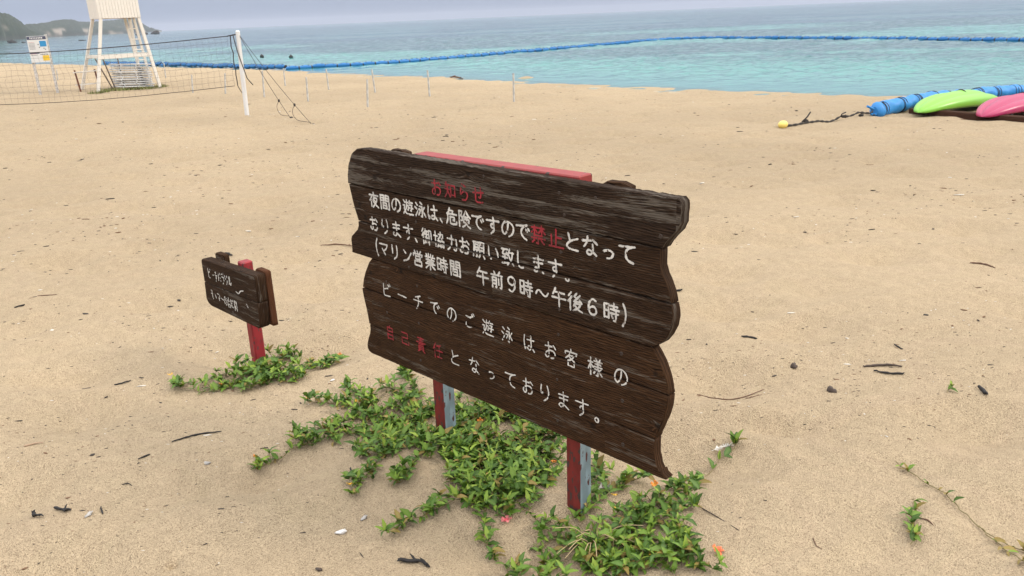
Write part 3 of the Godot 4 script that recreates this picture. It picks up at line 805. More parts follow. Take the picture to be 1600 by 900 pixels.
func tower() -> void:
	var fl := Vector3(-12.02, 0, -24.4)
	var root := thing("lifeguard_tower", "white lifeguard tower with boarded cabin raised on splayed legs", "lifeguard tower", on(fl.x, fl.z), deg_to_rad(38.0))
	var W := 1.72
	var D := 1.75
	var H := 2.06
	var bw := 1.15
	var bd := 1.1
	var x0 := 0.47    # cabin corner relative to front-left foot
	var z0 := -0.05
	var feet := [Vector3(0, -0.2, 0), Vector3(W + 0.12, -0.2, 0.0), Vector3(-0.10, -0.2, -D), Vector3(W + 0.02, -0.2, -D)]
	var tops := [Vector3(x0 + 0.05, H, z0 - 0.05), Vector3(x0 + bw - 0.05, H, z0 - 0.05), Vector3(x0 + 0.05, H, z0 - bd + 0.05), Vector3(x0 + bw - 0.05, H, z0 - bd + 0.05)]
	for k in 4:
		var mb := MB.new()
		bar(mb, feet[k], tops[k], 0.085, 0.085, Vector3(0, 0, 1), 0.006)
		put("leg", mb.mesh(), M.white_wood, root)
	var at := func(k: int, y: float) -> Vector3: return feet[k].lerp(tops[k], (y + 0.2) / (H + 0.2))
	for q in [[0, 1, 0.98], [2, 3, 0.98], [0, 2, 1.0], [1, 3, 1.0]]:
		var mb := MB.new()
		bar(mb, at.call(q[0], q[2]), at.call(q[1], q[2]), 0.05, 0.10, Vector3.UP, 0.005)
		put("brace", mb.mesh(), M.white_wood, root)
	# ladder against the far right side
	var ladder := MB.new()
	var la := Vector3(W - 0.10, -0.1, -D * 0.62)
	var lb := Vector3(x0 + bw - 0.30, H, z0 - bd * 0.55)
	for dx in [0.0, 0.26]: bar(ladder, la + Vector3(dx, 0, 0.1 - dx * 0.3), lb + Vector3(dx, 0, 0.0), 0.07, 0.05, Vector3(0, 0, 1))
	for k in range(1, 7):
		var c: Vector3 = la.lerp(lb, k / 7.0)
		bar(ladder, c + Vector3(0, 0, 0.1 * (1.0 - k / 7.0)), c + Vector3(0.26, 0, 0.02 * (1.0 - k / 7.0)), 0.05, 0.03)
	put("ladder", ladder.mesh(), M.white_wood, root)
	# cabin: floor slab, boarded walls, roof
	var fl2 := MB.new()
	cbox(fl2, Transform3D(Basis(), Vector3(x0 + bw / 2, H + 0.03, z0 - bd / 2)), Vector3(bw - 0.02, 0.06, bd - 0.02), 0.004)
	put("cabin_floor", fl2.mesh(), M.bare_wood, root)
	var ch := 1.15
	for s in 4:
		var wl := bw if s % 2 == 0 else bd
		var wall := MB.new()
		var cnt := int(wl / 0.078)
		for k in cnt:
			var pw := wl / cnt
			var c := -wl / 2 + pw * (k + 0.5)
			cbox(wall, Transform3D(Basis(), Vector3(c, H + ch / 2 + 0.01 * nz.lump.get_noise_2d(k * 3.3, s), 0.008 * nz.lump.get_noise_2d(k * 5.1, s + 7.0))), Vector3(pw - 0.004, ch, 0.022), 0.003)
		var offs := [Vector3(x0 + bw / 2, 0, z0), Vector3(x0 + bw, 0, z0 - bd / 2), Vector3(x0 + bw / 2, 0, z0 - bd), Vector3(x0, 0, z0 - bd / 2)]
		put("boarded_wall", wall.mesh(), M.white_wood, root, Transform3D(Basis(Vector3.UP, PI / 2 * s), offs[s]))
	var roof := MB.new()
	cbox(roof, Transform3D(Basis(), Vector3(x0 + bw / 2, H + 2.25, z0 - bd / 2)), Vector3(bw + 0.5, 0.06, bd + 0.5), 0.006)
	for q in [[0.05, 0.05], [bw - 0.05, 0.05], [0.05, bd - 0.05], [bw - 0.05, bd - 0.05]]:
		bar(roof, Vector3(x0 + q[0], H + ch - 0.1, z0 - q[1]), Vector3(x0 + q[0], H + 2.23, z0 - q[1]), 0.06, 0.06, Vector3(0, 0, 1))
	put("roof", roof.mesh(), M.white_wood, root)
	# leaning poles under the brace
	for q in [[0.30, -0.9, 0.62, 0], [0.50, -0.8, 0.66, 1], [0.92, -0.75, 0.90, 2]]:
		var p := MB.new()
		tube(p, [Vector3(q[2], -0.05, q[1] + 0.3), Vector3(q[0], 1.02, q[1])], 0.02, 7)
		var o := put("pole", p.mesh(), M.old_wood)
		o.transform = root.transform
		tag(o, ["thin weathered pole under lifeguard tower leaning most, beside the rusty frame", "middle one of three thin weathered poles under lifeguard tower", "thin upright weathered pole touching the stacked loungers"][q[3]], "pole", "poles under the lifeguard tower")
	# stack of slatted loungers
	for k in 10:
		var f := MB.new()
		var lx := 1.02
		var ld := 0.62
		for e in [[Vector3(-lx / 2, 0, ld / 2), Vector3(lx / 2, 0, ld / 2)], [Vector3(-lx / 2, 0, -ld / 2), Vector3(lx / 2, 0, -ld / 2)], [Vector3(-lx / 2, 0, -ld / 2), Vector3(-lx / 2, 0, ld / 2)], [Vector3(lx / 2, 0, -ld / 2), Vector3(lx / 2, 0, ld / 2)]]:
			tube(f, [e[0], e[1]], 0.018, 8)
		var l := thing("lounger", ["bottom", "second from bottom", "third from bottom", "fourth from bottom", "fifth from bottom", "fifth from top", "fourth from top", "third from top", "second from top", "top"][k] + " white slatted lounger of the stack under lifeguard tower", "lounger", Vector3.ZERO, 0.0, "stacked loungers under the tower")
		var tilt := Basis(Vector3.UP, 0.06 * sin(k * 2.3)) * Basis(Vector3(0, 0, 1), -0.06)
		l.transform = root.transform * Transform3D(tilt, Vector3(1.20 + 0.03 * sin(k * 1.7), 0.07 + k * 0.072, -0.62 + 0.02 * cos(k * 2.1)))
		put("frame", f.mesh(), M.white_plastic, l)
		for j in 8:
			var s := MB.new()
			cbox(s, Transform3D(Basis(), Vector3(-0.44 + j * 0.126, 0.012, 0)), Vector3(0.09, 0.018, ld + 0.03), 0.004)
			put("slat", s.mesh(), M.white_plastic, l)
		for sx in [-0.38, 0.05, 0.40]:
			var lg := MB.new()
			tube(lg, [Vector3(sx, 0.0, ld / 2 + 0.025), Vector3(sx + 0.01, -0.055, ld / 2 + 0.025)], 0.016, 6)
			put("leg", lg.mesh(), M.white_plastic, l)
	# low rusty frame beside the stack
	var fr := thing("rusty_frame", "low rusty metal frame with white rails under the lifeguard tower", "frame", on(-12.95, -25.2), deg_to_rad(20.0))
	for sx in [0.0, 0.55]:
		var mb := MB.new()
		bar(mb, Vector3(sx + 0.07, -0.05, 0.1), Vector3(sx, 0.62, 0), 0.045, 0.045, Vector3(0, 0, 1))
		put("leg", mb.mesh(), M.rust, fr)
	for y in [0.18, 0.55]:
		var mb := MB.new()
		bar(mb, Vector3(-0.05, y, 0.03), Vector3(0.62, y + 0.03, 0.03), 0.03, 0.035)
		put("rail", mb.mesh(), M.white_wood, fr)
	# grass round the feet
	var grass := MB.new()
	rng.seed = 91
	for k in 2600:
		var a := rng.randf() * TAU
		var r := sqrt(rng.randf())
		var base := root.transform * Vector3(1.05 + 1.05 * r * cos(a), 0, -0.15 + 0.55 * r * sin(a))
		if rng.randf() < 0.15: base = root.transform * Vector3(-0.3 + rng.randf() * 0.5, 0, 0.1 + rng.randf() * 0.5)
		base.y = ground_y(base.x, base.z)
		var tip := base + Vector3(rng.randf_range(-0.05, 0.05), rng.randf_range(0.03, 0.11), rng.randf_range(-0.05, 0.05))
		var side := Vector3(rng.randf_range(-1, 1), 0, rng.randf_range(-1, 1)).normalized() * 0.006
		grass.col = Color(0.20, 0.25, 0.06) if rng.randf() < 0.6 else Color(0.34, 0.31, 0.13)
		grass.face([base - side, base + side, tip], side.cross(Vector3.UP))
	grass.n.fill(Vector3.UP)
	tag(put("grass", grass.mesh(), M.vertex), "short yellow green grass tuft under the lifeguard tower", "grass", "", "stuff")

func info_sign() -> void:
	var root := thing("information_board", "white information panel with blue and yellow squares on two pale posts", "sign", on(-13.58, -24.65), deg_to_rad(26.0))
	for x in [-0.21, 0.25]:
		var mb := MB.new()
		bar(mb, Vector3(x, -0.3, -0.03), Vector3(x, 1.72 if x > 0 else 1.65, -0.03), 0.075, 0.075, Vector3(0, 0, 1), 0.006)
		put("post", mb.mesh(), M.old_white, root)
	var p := MB.new()
	cbox(p, Transform3D(Basis(), Vector3(0.0, 1.31, 0.022)), Vector3(0.50, 0.74, 0.02), 0.003)
	put("panel", p.mesh(), M.panel, root)
	var flat := func(called: String, x: float, y: float, w: float, h: float, m: Material, z: float) -> void:
		var q := MB.new()
		q.face([Vector3(x - w / 2, y + 0.1 - h / 2, z), Vector3(x + w / 2, y + 0.1 - h / 2, z), Vector3(x + w / 2, y + 0.1 + h / 2, z), Vector3(x - w / 2, y + 0.1 + h / 2, z)], Vector3(0, 0, 1))
		put(called, q.mesh(), m, root)
	flat.call("header_band", 0.0, 1.525, 0.49, 0.09, M.navy, 0.0345)
	flat.call("dividing_band", -0.12, 1.10, 0.25, 0.03, M.navy, 0.0345)
	flat.call("blue_picture", 0.14, 1.36, 0.17, 0.16, M.sign_blue, 0.0345)
	flat.call("yellow_picture", 0.15, 0.96, 0.17, 0.15, M.sign_yellow, 0.0345)
	var wht := MB.new()
	var blk := MB.new()
	var rd := MB.new()
	rng.seed = 12
	var dash := func(mb: MB, x: float, y: float, w: float, h: float, z: float) -> void:
		mb.face([Vector3(x, y + 0.1, z), Vector3(x + w, y + 0.1, z), Vector3(x + w, y + 0.1 + h, z), Vector3(x, y + 0.1 + h, z)], Vector3(0, 0, 1))
	for k in 8: dash.call(wht, -0.17 + k * 0.042, 1.505 + rng.randf_range(-0.004, 0.004), rng.randf_range(0.02, 0.034), 0.042, 0.0365)
	for r in 8:
		var y := 1.40 - r * 0.037
		if r > 5: y -= 0.10
		var x := -0.22
		while x < -0.08:
			var w := rng.randf_range(0.012, 0.03)
			dash.call(rd if r in [0, 6] else blk, x, y, w, 0.011, 0.0355)
			x += w + 0.006
	for q in [[0.0, 1.33], [0.02, 1.25], [0.13, 1.22], [0.16, 1.19], [0.06, 1.055], [0.10, 1.05], [0.15, 1.055], [0.19, 1.05], [0.02, 1.055]]: dash.call(blk, q[0], q[1], 0.028, 0.024, 0.0355)
	put("printed_text", wht.mesh(), M.panel, root)
	put("printed_text", blk.mesh(), M.ink, root)
	put("printed_text", rd.mesh(), M.faded_red, root)

func kayak(called: String, label: String, bow: Vector3, stern: Vector3, m: Material) -> void:
	var d := stern - bow
	var root := thing(called, label, "kayak", bow, atan2(-d.z, d.x))
	var L := Vector2(d.x, d.z).length()
	var pitch := atan2(d.y, L)
	var mb := MB.new()
	var rows := []
	var ns := 40
	var nc := 64
	for i in ns + 1:
		var t := float(i) / ns
		var e := sin(PI * clampf(t, 0.0, 1.0))
		var wd := 0.34 * pow(maxf(e, 0.0), 0.5) + 0.015
		var ht := 0.135 * pow(maxf(e, 0.0), 0.55) + 0.012
		var y0 := -0.11 * pow(absf(t - 0.5) * 2.0, 3.0)       # upside down: the ends droop
		var ring: Array[int] = []
		for j in nc + 1:
			var a := TAU * j / nc
			var cx := cos(a)
			var sy := sin(a)
			var xx := signf(cx) * pow(absf(cx), 0.8)
			var yy := 0.0
			if sy >= 0.0:
				yy = ht * pow(sy, 0.75)
				var gr := absf(absf(xx) - 0.42)
				yy -= 0.05 * pow(e, 0.4) * exp(-gr * gr / 0.010) - 0.03 * pow(e, 0.4) * exp(-xx * xx / 0.02)
			else: yy = -0.085 * pow(-sy, 0.6) * pow(maxf(e, 0.0), 0.5)
			ring.append(mb.vert(Vector3(t * L, y0 + yy, xx * wd), Vector3(0, sy, cx)))
		rows.append(ring)
	for i in ns:
		for j in nc:
			mb.tri(rows[i][j], rows[i][j + 1], rows[i + 1][j + 1]); mb.tri(rows[i][j], rows[i + 1][j + 1], rows[i + 1][j])
	for e in [[0, Vector3(-1, 0, 0)], [ns, Vector3(1, 0, 0)]]:
		var poly := []
		for j in nc: poly.append(mb.v[rows[e[0]][j]])
		mb.face(poly, e[1])
	var st := SurfaceTool.new()
	st.create_from_arrays([mb.v, null, null, null, null, null, null, null, null, null, null, null, mb.idx])
	st.generate_normals()
	var tilt := Transform3D(Basis(Vector3(0, 0, 1), pitch), Vector3.ZERO)
	put("hull", st.commit(), m, root, tilt)
	for t in [0.16, 0.5, 0.86]:
		var h := MB.new()
		if t == 0.5:
			tube(h, smooth([Vector3(L * t, 0.125, 0.10), Vector3(L * t + 0.02, 0.185, 0.0), Vector3(L * t, 0.15, -0.1), Vector3(L * t - 0.05, 0.09, -0.26)], 0.03), 0.008, 6)
		else:
			tube(h, smooth([Vector3(L * t, -0.10, 0.22), Vector3(L * t + 0.03, -0.19, 0.27), Vector3(L * t + 0.01, -0.235, 0.24)], 0.02), 0.014, 6)
			ellipsoid(h, Transform3D(Basis(), Vector3(L * t, -0.10, 0.22)), Vector3(0.03, 0.025, 0.03), 8, 6)
			tube(h, [Vector3(L * t - 0.05, -0.24, 0.24), Vector3(L * t + 0.09, -0.245, 0.25)], 0.018, 7)
		put("carry_handle", h.mesh(), M.black, root, tilt)

func kayak_corner() -> void:
	kayak("kayak", "lime green kayak lying upside down on a brown timber", Vector3(6.42, 0.09, -12.55), Vector3(8.55, -0.02, -14.15), M.kayak_green)
	kayak("kayak", "magenta pink kayak lying upside down beside the green kayak", Vector3(6.98, 0.09, -11.80), Vector3(9.11, -0.02, -13.40), M.kayak_pink)
	var mb := MB.new()
	bar(mb, Vector3(0, 0.0, 0), Vector3(1.35, 0.0, 2.15), 0.14, 0.17, Vector3.UP, 0.012)
	var t := put("timber_beam", mb.mesh(), M.timber)
	t.position = on(6.52, -13.0)
	tag(t, "reddish brown timber beam on sand propping up the kayak bows", "beam")
	# rolled-up blue barrier on the sand
	var root := thing("rolled_barrier", "thick blue rolled barrier sleeve with black straps lying on sand behind kayaks", "float barrier", on(5.94, -12.97))
	var path := []
	for q in [[5.90, -12.93], [6.48, -13.41], [7.3, -14.03], [8.32, -14.83], [9.31, -15.42], [10.2, -15.75], [11.2, -15.9], [12.4, -15.85]]: path.append(on(q[0], q[1], 0.112) - root.position)
	path = smooth(path, 0.035)
	var sl := MB.new()
	var rad := []
	for k in path.size():
		var s := k * 0.035
		var r = 0.118 + 0.010 * nz.lump.get_noise_1d(s * 4.0) - 0.005 * exp(-pow(fposmod(s + 0.25, 0.55) - 0.27, 2.0) / 0.004)
		if s < 0.12: r *= 0.55 + 0.45 * sqrt(s / 0.12)
		rad.append(r)
	tube(sl, path, rad, 18)
	for k in sl.v.size():   # creases in the sheet
		var p := sl.v[k]
		sl.v[k] = p + sl.n[k] * (0.026 * nz.crease.get_noise_3dv(p) + 0.008 * nz.lump.get_noise_3dv(p * 6.0))
	var st := SurfaceTool.new()
	st.create_from_arrays([sl.v, null, null, null, null, null, null, null, null, null, null, null, sl.idx])
	st.generate_normals()
	put("sleeve", st.commit(), M.tarp_blue, root)
	var s0 := 0.22
	while s0 < 8.0:
		for off in [0.0, 0.055, 0.11]:
			var i := mini(int((s0 + off) / 0.035), path.size() - 2)
			var dd: Vector3 = (path[i + 1] - path[i]).normalized()
			var u := dd.cross(Vector3.UP).normalized()
			var w := u.cross(dd)
			var loop := []
			for j in 17: loop.append(path[i] + (u * cos(TAU * j / 16) + w * sin(TAU * j / 16)) * (rad[i] + 0.006))
			var rg := MB.new()
			tube(rg, loop, 0.0055, 5, false)
			put("strap", rg.mesh(), M.black, root)
		s0 += 0.55
	var rope := MB.new()
	var rp := []
	for k in range(2, path.size(), 8): rp.append(path[k] + Vector3(-0.075, -0.06 + 0.01 * sin(k), 0.098))
	tube(rope, rp, 0.012, 6)
	put("side_rope", rope.mesh(), M.black, root)
	var fl := MB.new()
	tube(fl, smooth([Vector3(0.02, 0.10, 0.02), Vector3(-0.10, 0.15, 0.04), Vector3(-0.17, 0.18, 0.06)], 0.03), 0.02, 6)
	tube(fl, smooth([Vector3(0.02, 0.06, 0.05), Vector3(-0.07, 0.04, 0.08), Vector3(-0.12, 0.07, 0.1)], 0.03), 0.018, 6)
	put("gathered_end", fl.mesh(), M.tarp_blue, root)
	# mooring rope and float
	var mr := thing("mooring_rope", "dark frayed rope running from rolled blue barrier to yellow float", "rope", on(4.9, -12.3))
	var o := mr.position
	for tw in 2:
		var m2 := MB.new()
		var pp := []
		for k in 41:
			var t3 := k / 40.0
			var x := lerpf(4.08, 5.86, t3)
			var z := lerpf(-11.72, -12.92, t3) + 0.03 * sin(t3 * 7.0)
			pp.append(on(x, z, 0.018 + 0.10 * pow(t3, 3.0) + 0.010 * sin(k * 1.3 + tw * PI)) - o + Vector3(0, 0, 0.012 * cos(k * 1.3 + tw * PI)))
		tube(m2, pp, 0.0095, 6)
		put("strand", m2.mesh(), M.dark_rope, mr)
	var kn := MB.new()
	for q in [[4.45, -11.97], [5.25, -12.5], [5.62, -12.76]]: ellipsoid(kn, Transform3D(Basis(), on(q[0], q[1], 0.04) - o), Vector3(0.045, 0.024, 0.026), 8, 6, 0.6)
	tube(kn, smooth([on(4.38, -11.92, 0.03) - o, on(4.44, -11.9, 0.10) - o, on(4.5, -11.93, 0.17) - o], 0.03), 0.012, 6)
	tube(kn, smooth([on(5.2, -12.46, 0.03) - o, on(5.16, -12.40, 0.09) - o, on(5.26, -12.5, 0.10) - o], 0.03), 0.010, 6)
	put("knots", kn.mesh(), M.dark_rope, mr)
	var yf := MB.new()
	ellipsoid(yf, Transform3D(Basis(Vector3.UP, 0.6), Vector3(0, 0.045, 0)), Vector3(0.085, 0.058, 0.06), 16, 10)
	var y := put("float", yf.mesh(), M.float_yellow)
	y.position = on(4.02, -11.68)
	tag(y, "small yellow plastic float on sand at the end of the dark rope", "float")

func boom() -> void:
	var pts := []
	for q in [[-25.6, -53.4], [-21.51, -49.4], [-17.95, -45.3], [-14.85, -42.3], [-11.95, -39.2], [-9.9, -37.3], [-8.33, -37.75], [-5.48, -38.5], [-2.67, -40.8], [0.52, -44.1], [4.2, -47.6], [6.83, -50.7], [8.8, -53.0], [11.0, -54.3], [12.97, -53.7], [15.72, -49.4], [17.9, -45.2], [20.34, -39.8], [22.3, -35.3], [24.5, -30.0], [27.0, -24.0]]:
		pts.append(Vector3(q[0], SEA + 0.045, q[1]))
	pts = smooth(pts, 0.05)
	var root := thing("floating_barrier", "long blue floating swim barrier with black bands across the sea", "float barrier", pts[0])
	var fm := MB.new()
	var prof := []
	var rad := []
	for k in 11:
		var t := k / 10.0
		prof.append(Vector3(0, 0, -0.29 + 0.58 * t))
		rad.append(0.050 + 0.058 * pow(sin(PI * t), 0.6))
	tube(fm, prof, rad, 10)
	var mesh := fm.mesh()
	var bands := MB.new()
	var acc := 0.0
	rng.seed = 41
	for k in range(1, pts.size()):
		acc += (pts[k] - pts[k - 1]).length()
		if acc >= 0.575:
			acc -= 0.575
			var d: Vector3 = (pts[k] - pts[k - 1]).normalized()
			var p: Vector3 = pts[k] - pts[0]
			p.y += rng.randf_range(-0.02, 0.02)
			if ground_y(pts[k].x, pts[k].z) > SEA - 0.03: p.y += 0.06
			put("float", mesh, M.boom_blue, root, Transform3D(Basis(Vector3.UP, atan2(d.x, d.z)) * Basis(Vector3(0, 0, 1), rng.randf() * 3.0), p))
			var e := p + d * 0.2875
			tube(bands, [e - d * 0.03, e + d * 0.03], 0.072, 8)
			var u := d.cross(Vector3.UP)
			for s in [-0.13, 0.13]: tube(bands, [p + d * s - u * 0.09 + Vector3(0, 0.07, 0), p + d * s + Vector3(0, 0.113, 0), p + d * s + u * 0.09 + Vector3(0, 0.07, 0)], 0.012, 4)
	var b := put("bands", bands.mesh(), M.black, root)
	b.set_meta("kind", "stuff")
	for q in [[-15.14, -52.63], [-12.57, -49.67]]:
		var mb := MB.new()
		ellipsoid(mb, Transform3D(Basis(), Vector3(0, 0.06, 0)), Vector3(0.13, 0.13, 0.13), 14, 10)
		tube(mb, [Vector3(0, 0.15, 0), Vector3(0.01, 0.21, 0)], 0.03, 7)
		var o := put("buoy", mb.mesh(), M.black)
		o.position = Vector3(q[0], SEA, q[1])
		tag(o, "small round black buoy, " + ("farther out to sea of two" if q[0] < -14.0 else "closer in of two, beyond the blue barrier"), "buoy", "black buoys out on the sea")

# ---------------------------------------------------------------- headlands
func headland(called: String, prof: Array, depth: float, sd: int, cliff: float) -> void:
	var rough := noise(sd, 0.02, 3)
	var tree := noise(sd + 1, 0.13, 2)
	var cl := noise(sd + 2, 0.012, 3)
	var line := []
	for p in prof: line.append(Vector3(p[0], p[2], p[1]))
	line = smooth(line, 2.6)
	var nv := 44
	var mb := MB.new()
	var rows := []
	for i in line.size():
		var p: Vector3 = line[i]
		var d: Vector3 = (line[mini(i + 1, line.size() - 1)] - line[maxi(i - 1, 0)])
		d.y = 0; d = d.normalized()
		var away := Vector3(p.x, 0, p.z).normalized()
		var ring: Array[int] = []
		for j in nv + 1:
			var t := float(j) / nv
			var f := 0.0
			if t < 0.5: f = pow(sin(t * PI), 0.62)
			else: f = pow(sin(t * PI), 0.9)
			var pos := Vector3(p.x, 0, p.z) + away * depth * (t - 0.12) * clampf(p.y / 14.0, 0.35, 1.3)
			pos += away * 5.0 * rough.get_noise_2d(pos.x, pos.z)
			var y := p.y * f
			var rockish := smoothstep(cliff, cliff + 0.22, cl.get_noise_3d(pos.x, y * 3.0, pos.z)) * (1.0 - smoothstep(0.35, 0.6, f))
			y += f * (1.1 * tree.get_noise_2d(pos.x * 1.6, pos.z * 1.6) * (1.0 - rockish) + 0.9 * rough.get_noise_2d(pos.x * 2.0, pos.z * 2.0))
			pos.y = y - 0.5
			var g := Color(0.017, 0.029, 0.015).lerp(Color(0.034, 0.048, 0.022), 0.5 + tree.get_noise_2d(pos.x * 2.2, pos.z * 2.2))
			if y < 1.3: g = Color(0.06, 0.055, 0.05)
			mb.col = g.lerp(Color(0.30, 0.25, 0.20), rockish)
			ring.append(mb.vert(pos, Vector3.UP))
		rows.append(ring)
	for i in line.size() - 1:
		for j in nv:
			mb.idx.append_array(PackedInt32Array([rows[i][j], rows[i][j + 1], rows[i + 1][j + 1], rows[i][j], rows[i + 1][j + 1], rows[i + 1][j]]))
	var g0 := (mb.v[rows[2][3]] - mb.v[rows[3][4]]).cross(mb.v[rows[2][3]] - mb.v[rows[2][4]])
	if g0.y < 0.0: mb.idx.reverse()
	var st := SurfaceTool.new()
	st.create_from_arrays([mb.v, null, null, mb.c, null, null, null, null, null, null, null, null, mb.idx])
	st.generate_normals()
	put(called, st.commit(), M.vertex).set_meta("kind", "structure")

func rocks() -> void:
	rng.seed = 8
	for q in [[-160.0, -262.0, 5.0, 3.2, "dark rock outcrop at the water's edge below the near headland"], [-152.0, -262.0, 2.6, 0.9, "low dark rock beside the outcrop at the headland foot"], [-140.0, -247.0, 0.8, 0.3, "small dark rock awash off the near headland"], [-120.0, -241.0, 1.3, 0.25, "flat dark rock barely above the sea"], [-188.0, -437.0, 2.6, 0.7, "low dark sea rock next to two larger ones off the point"], [-201.0, -477.0, 3.4, 1.0, "middle dark sea rock of three off the far point"], [-202.0, -493.0, 5.2, 1.7, "largest dark sea rock of three off the far point"]]:
		var mb := MB.new()
		ellipsoid(mb, Transform3D(Basis(Vector3.UP, rng.randf() * 3.0), Vector3.ZERO), Vector3(q[2] * 0.62, q[3], q[2] * 0.4), 20, 12, 0.75)
		var o := put("sea_rock", mb.mesh(), M.rock)
		o.position = Vector3(q[0], SEA, q[1])
		tag(o, q[4], "rock")

# ---------------------------------------------------------------- creeping plants
var leaf_meshes: Array = []

func make_leaves() -> void:   # six leaf shapes, 1 unit long along +z, face up +y
	rng.seed = 77
	for k in 7:
		var mb := MB.new()
		var w: float = [0.165, 0.20, 0.135, 0.18, 0.215, 0.155, 0.18][k]
		var droop: float = [0.10, 0.25, -0.08, 0.35, 0.15, 0.0, 0.3][k]
		var tw: float = [0.2, -0.35, 0.1, 0.4, -0.2, -0.1, 0.5][k]
		var base: Color = [Color(0.098, 0.190, 0.022), Color(0.062, 0.138, 0.018), Color(0.165, 0.265, 0.026), Color(0.044, 0.105, 0.018), Color(0.118, 0.205, 0.024), Color(0.230, 0.320, 0.034), Color(0.27, 0.17, 0.05)][k]
		var ns := 6
		var rows := []
		for i in ns + 1:
			var t := float(i) / ns
			var hw := w * pow(sin(PI * pow(t, 0.75)), 0.8) * (1.12 if i % 2 == 1 else 0.92) if i < ns else 0.0
			hw = maxf(hw, 0.02 if i < ns else 0.0)
			var y := 0.10 * sin(t * PI) - droop * t * t * 0.6
			var c := Vector3(0, y, t)
			var a := tw * t
			var s := Vector3(cos(a), sin(a), 0)
			var f := 0.32 * hw
			var row: Array[int] = []
			mb.col = base * (0.92 if i % 2 == 0 else 1.0)
			row.append(mb.vert(c - s * hw + Vector3(0, f, 0), Vector3(0.3, 1, 0).normalized()))
			mb.col = base.lerp(Color(0.24, 0.32, 0.10), 0.28)
			row.append(mb.vert(c, Vector3(0, 1, 0)))
			mb.col = base * 1.04
			row.append(mb.vert(c + s * hw + Vector3(0, f, 0), Vector3(-0.3, 1, 0).normalized()))
			rows.append(row)
		for i in ns:
			for j in 2:
				mb.tri(rows[i][j], rows[i][j + 1], rows[i + 1][j + 1]); mb.tri(rows[i][j], rows[i + 1][j + 1], rows[i + 1][j])
		leaf_meshes.append(mb.mesh())

func flower_mesh(sd: int, c1: Color, c2: Color) -> ArrayMesh:   # a wilted four-petalled flower, 3 cm
	rng.seed = sd
	var mb := MB.new()
	for k in 5:
		var a := TAU * k / 5.0 + rng.randf_range(-0.3, 0.3)
		var d := Vector3(cos(a), 0, sin(a))
		var s := Vector3(-d.z, 0, d.x)
		var up := rng.randf_range(0.3, 1.1)
		var p1 := d * 0.008 + Vector3(0, 0.008 * up, 0)
		var p2 := d * 0.016 + Vector3(0, 0.013 * up + rng.randf_range(-0.003, 0.003), 0)
		mb.col = c1
		mb.face([Vector3.ZERO, p1 - s * 0.006, p1 + s * 0.006], Vector3.UP)
		mb.col = c2
		mb.face([p1 - s * 0.006, p1 + s * 0.006, p2 + s * 0.008 + Vector3(0, 0.003, 0), p2 - s * 0.007], Vector3.UP)
		mb.face([p2 + s * 0.008 + Vector3(0, 0.003, 0), p2 - s * 0.007, p2 + d * 0.005 - Vector3(0, 0.004, 0)], Vector3.UP)
	return mb.mesh()

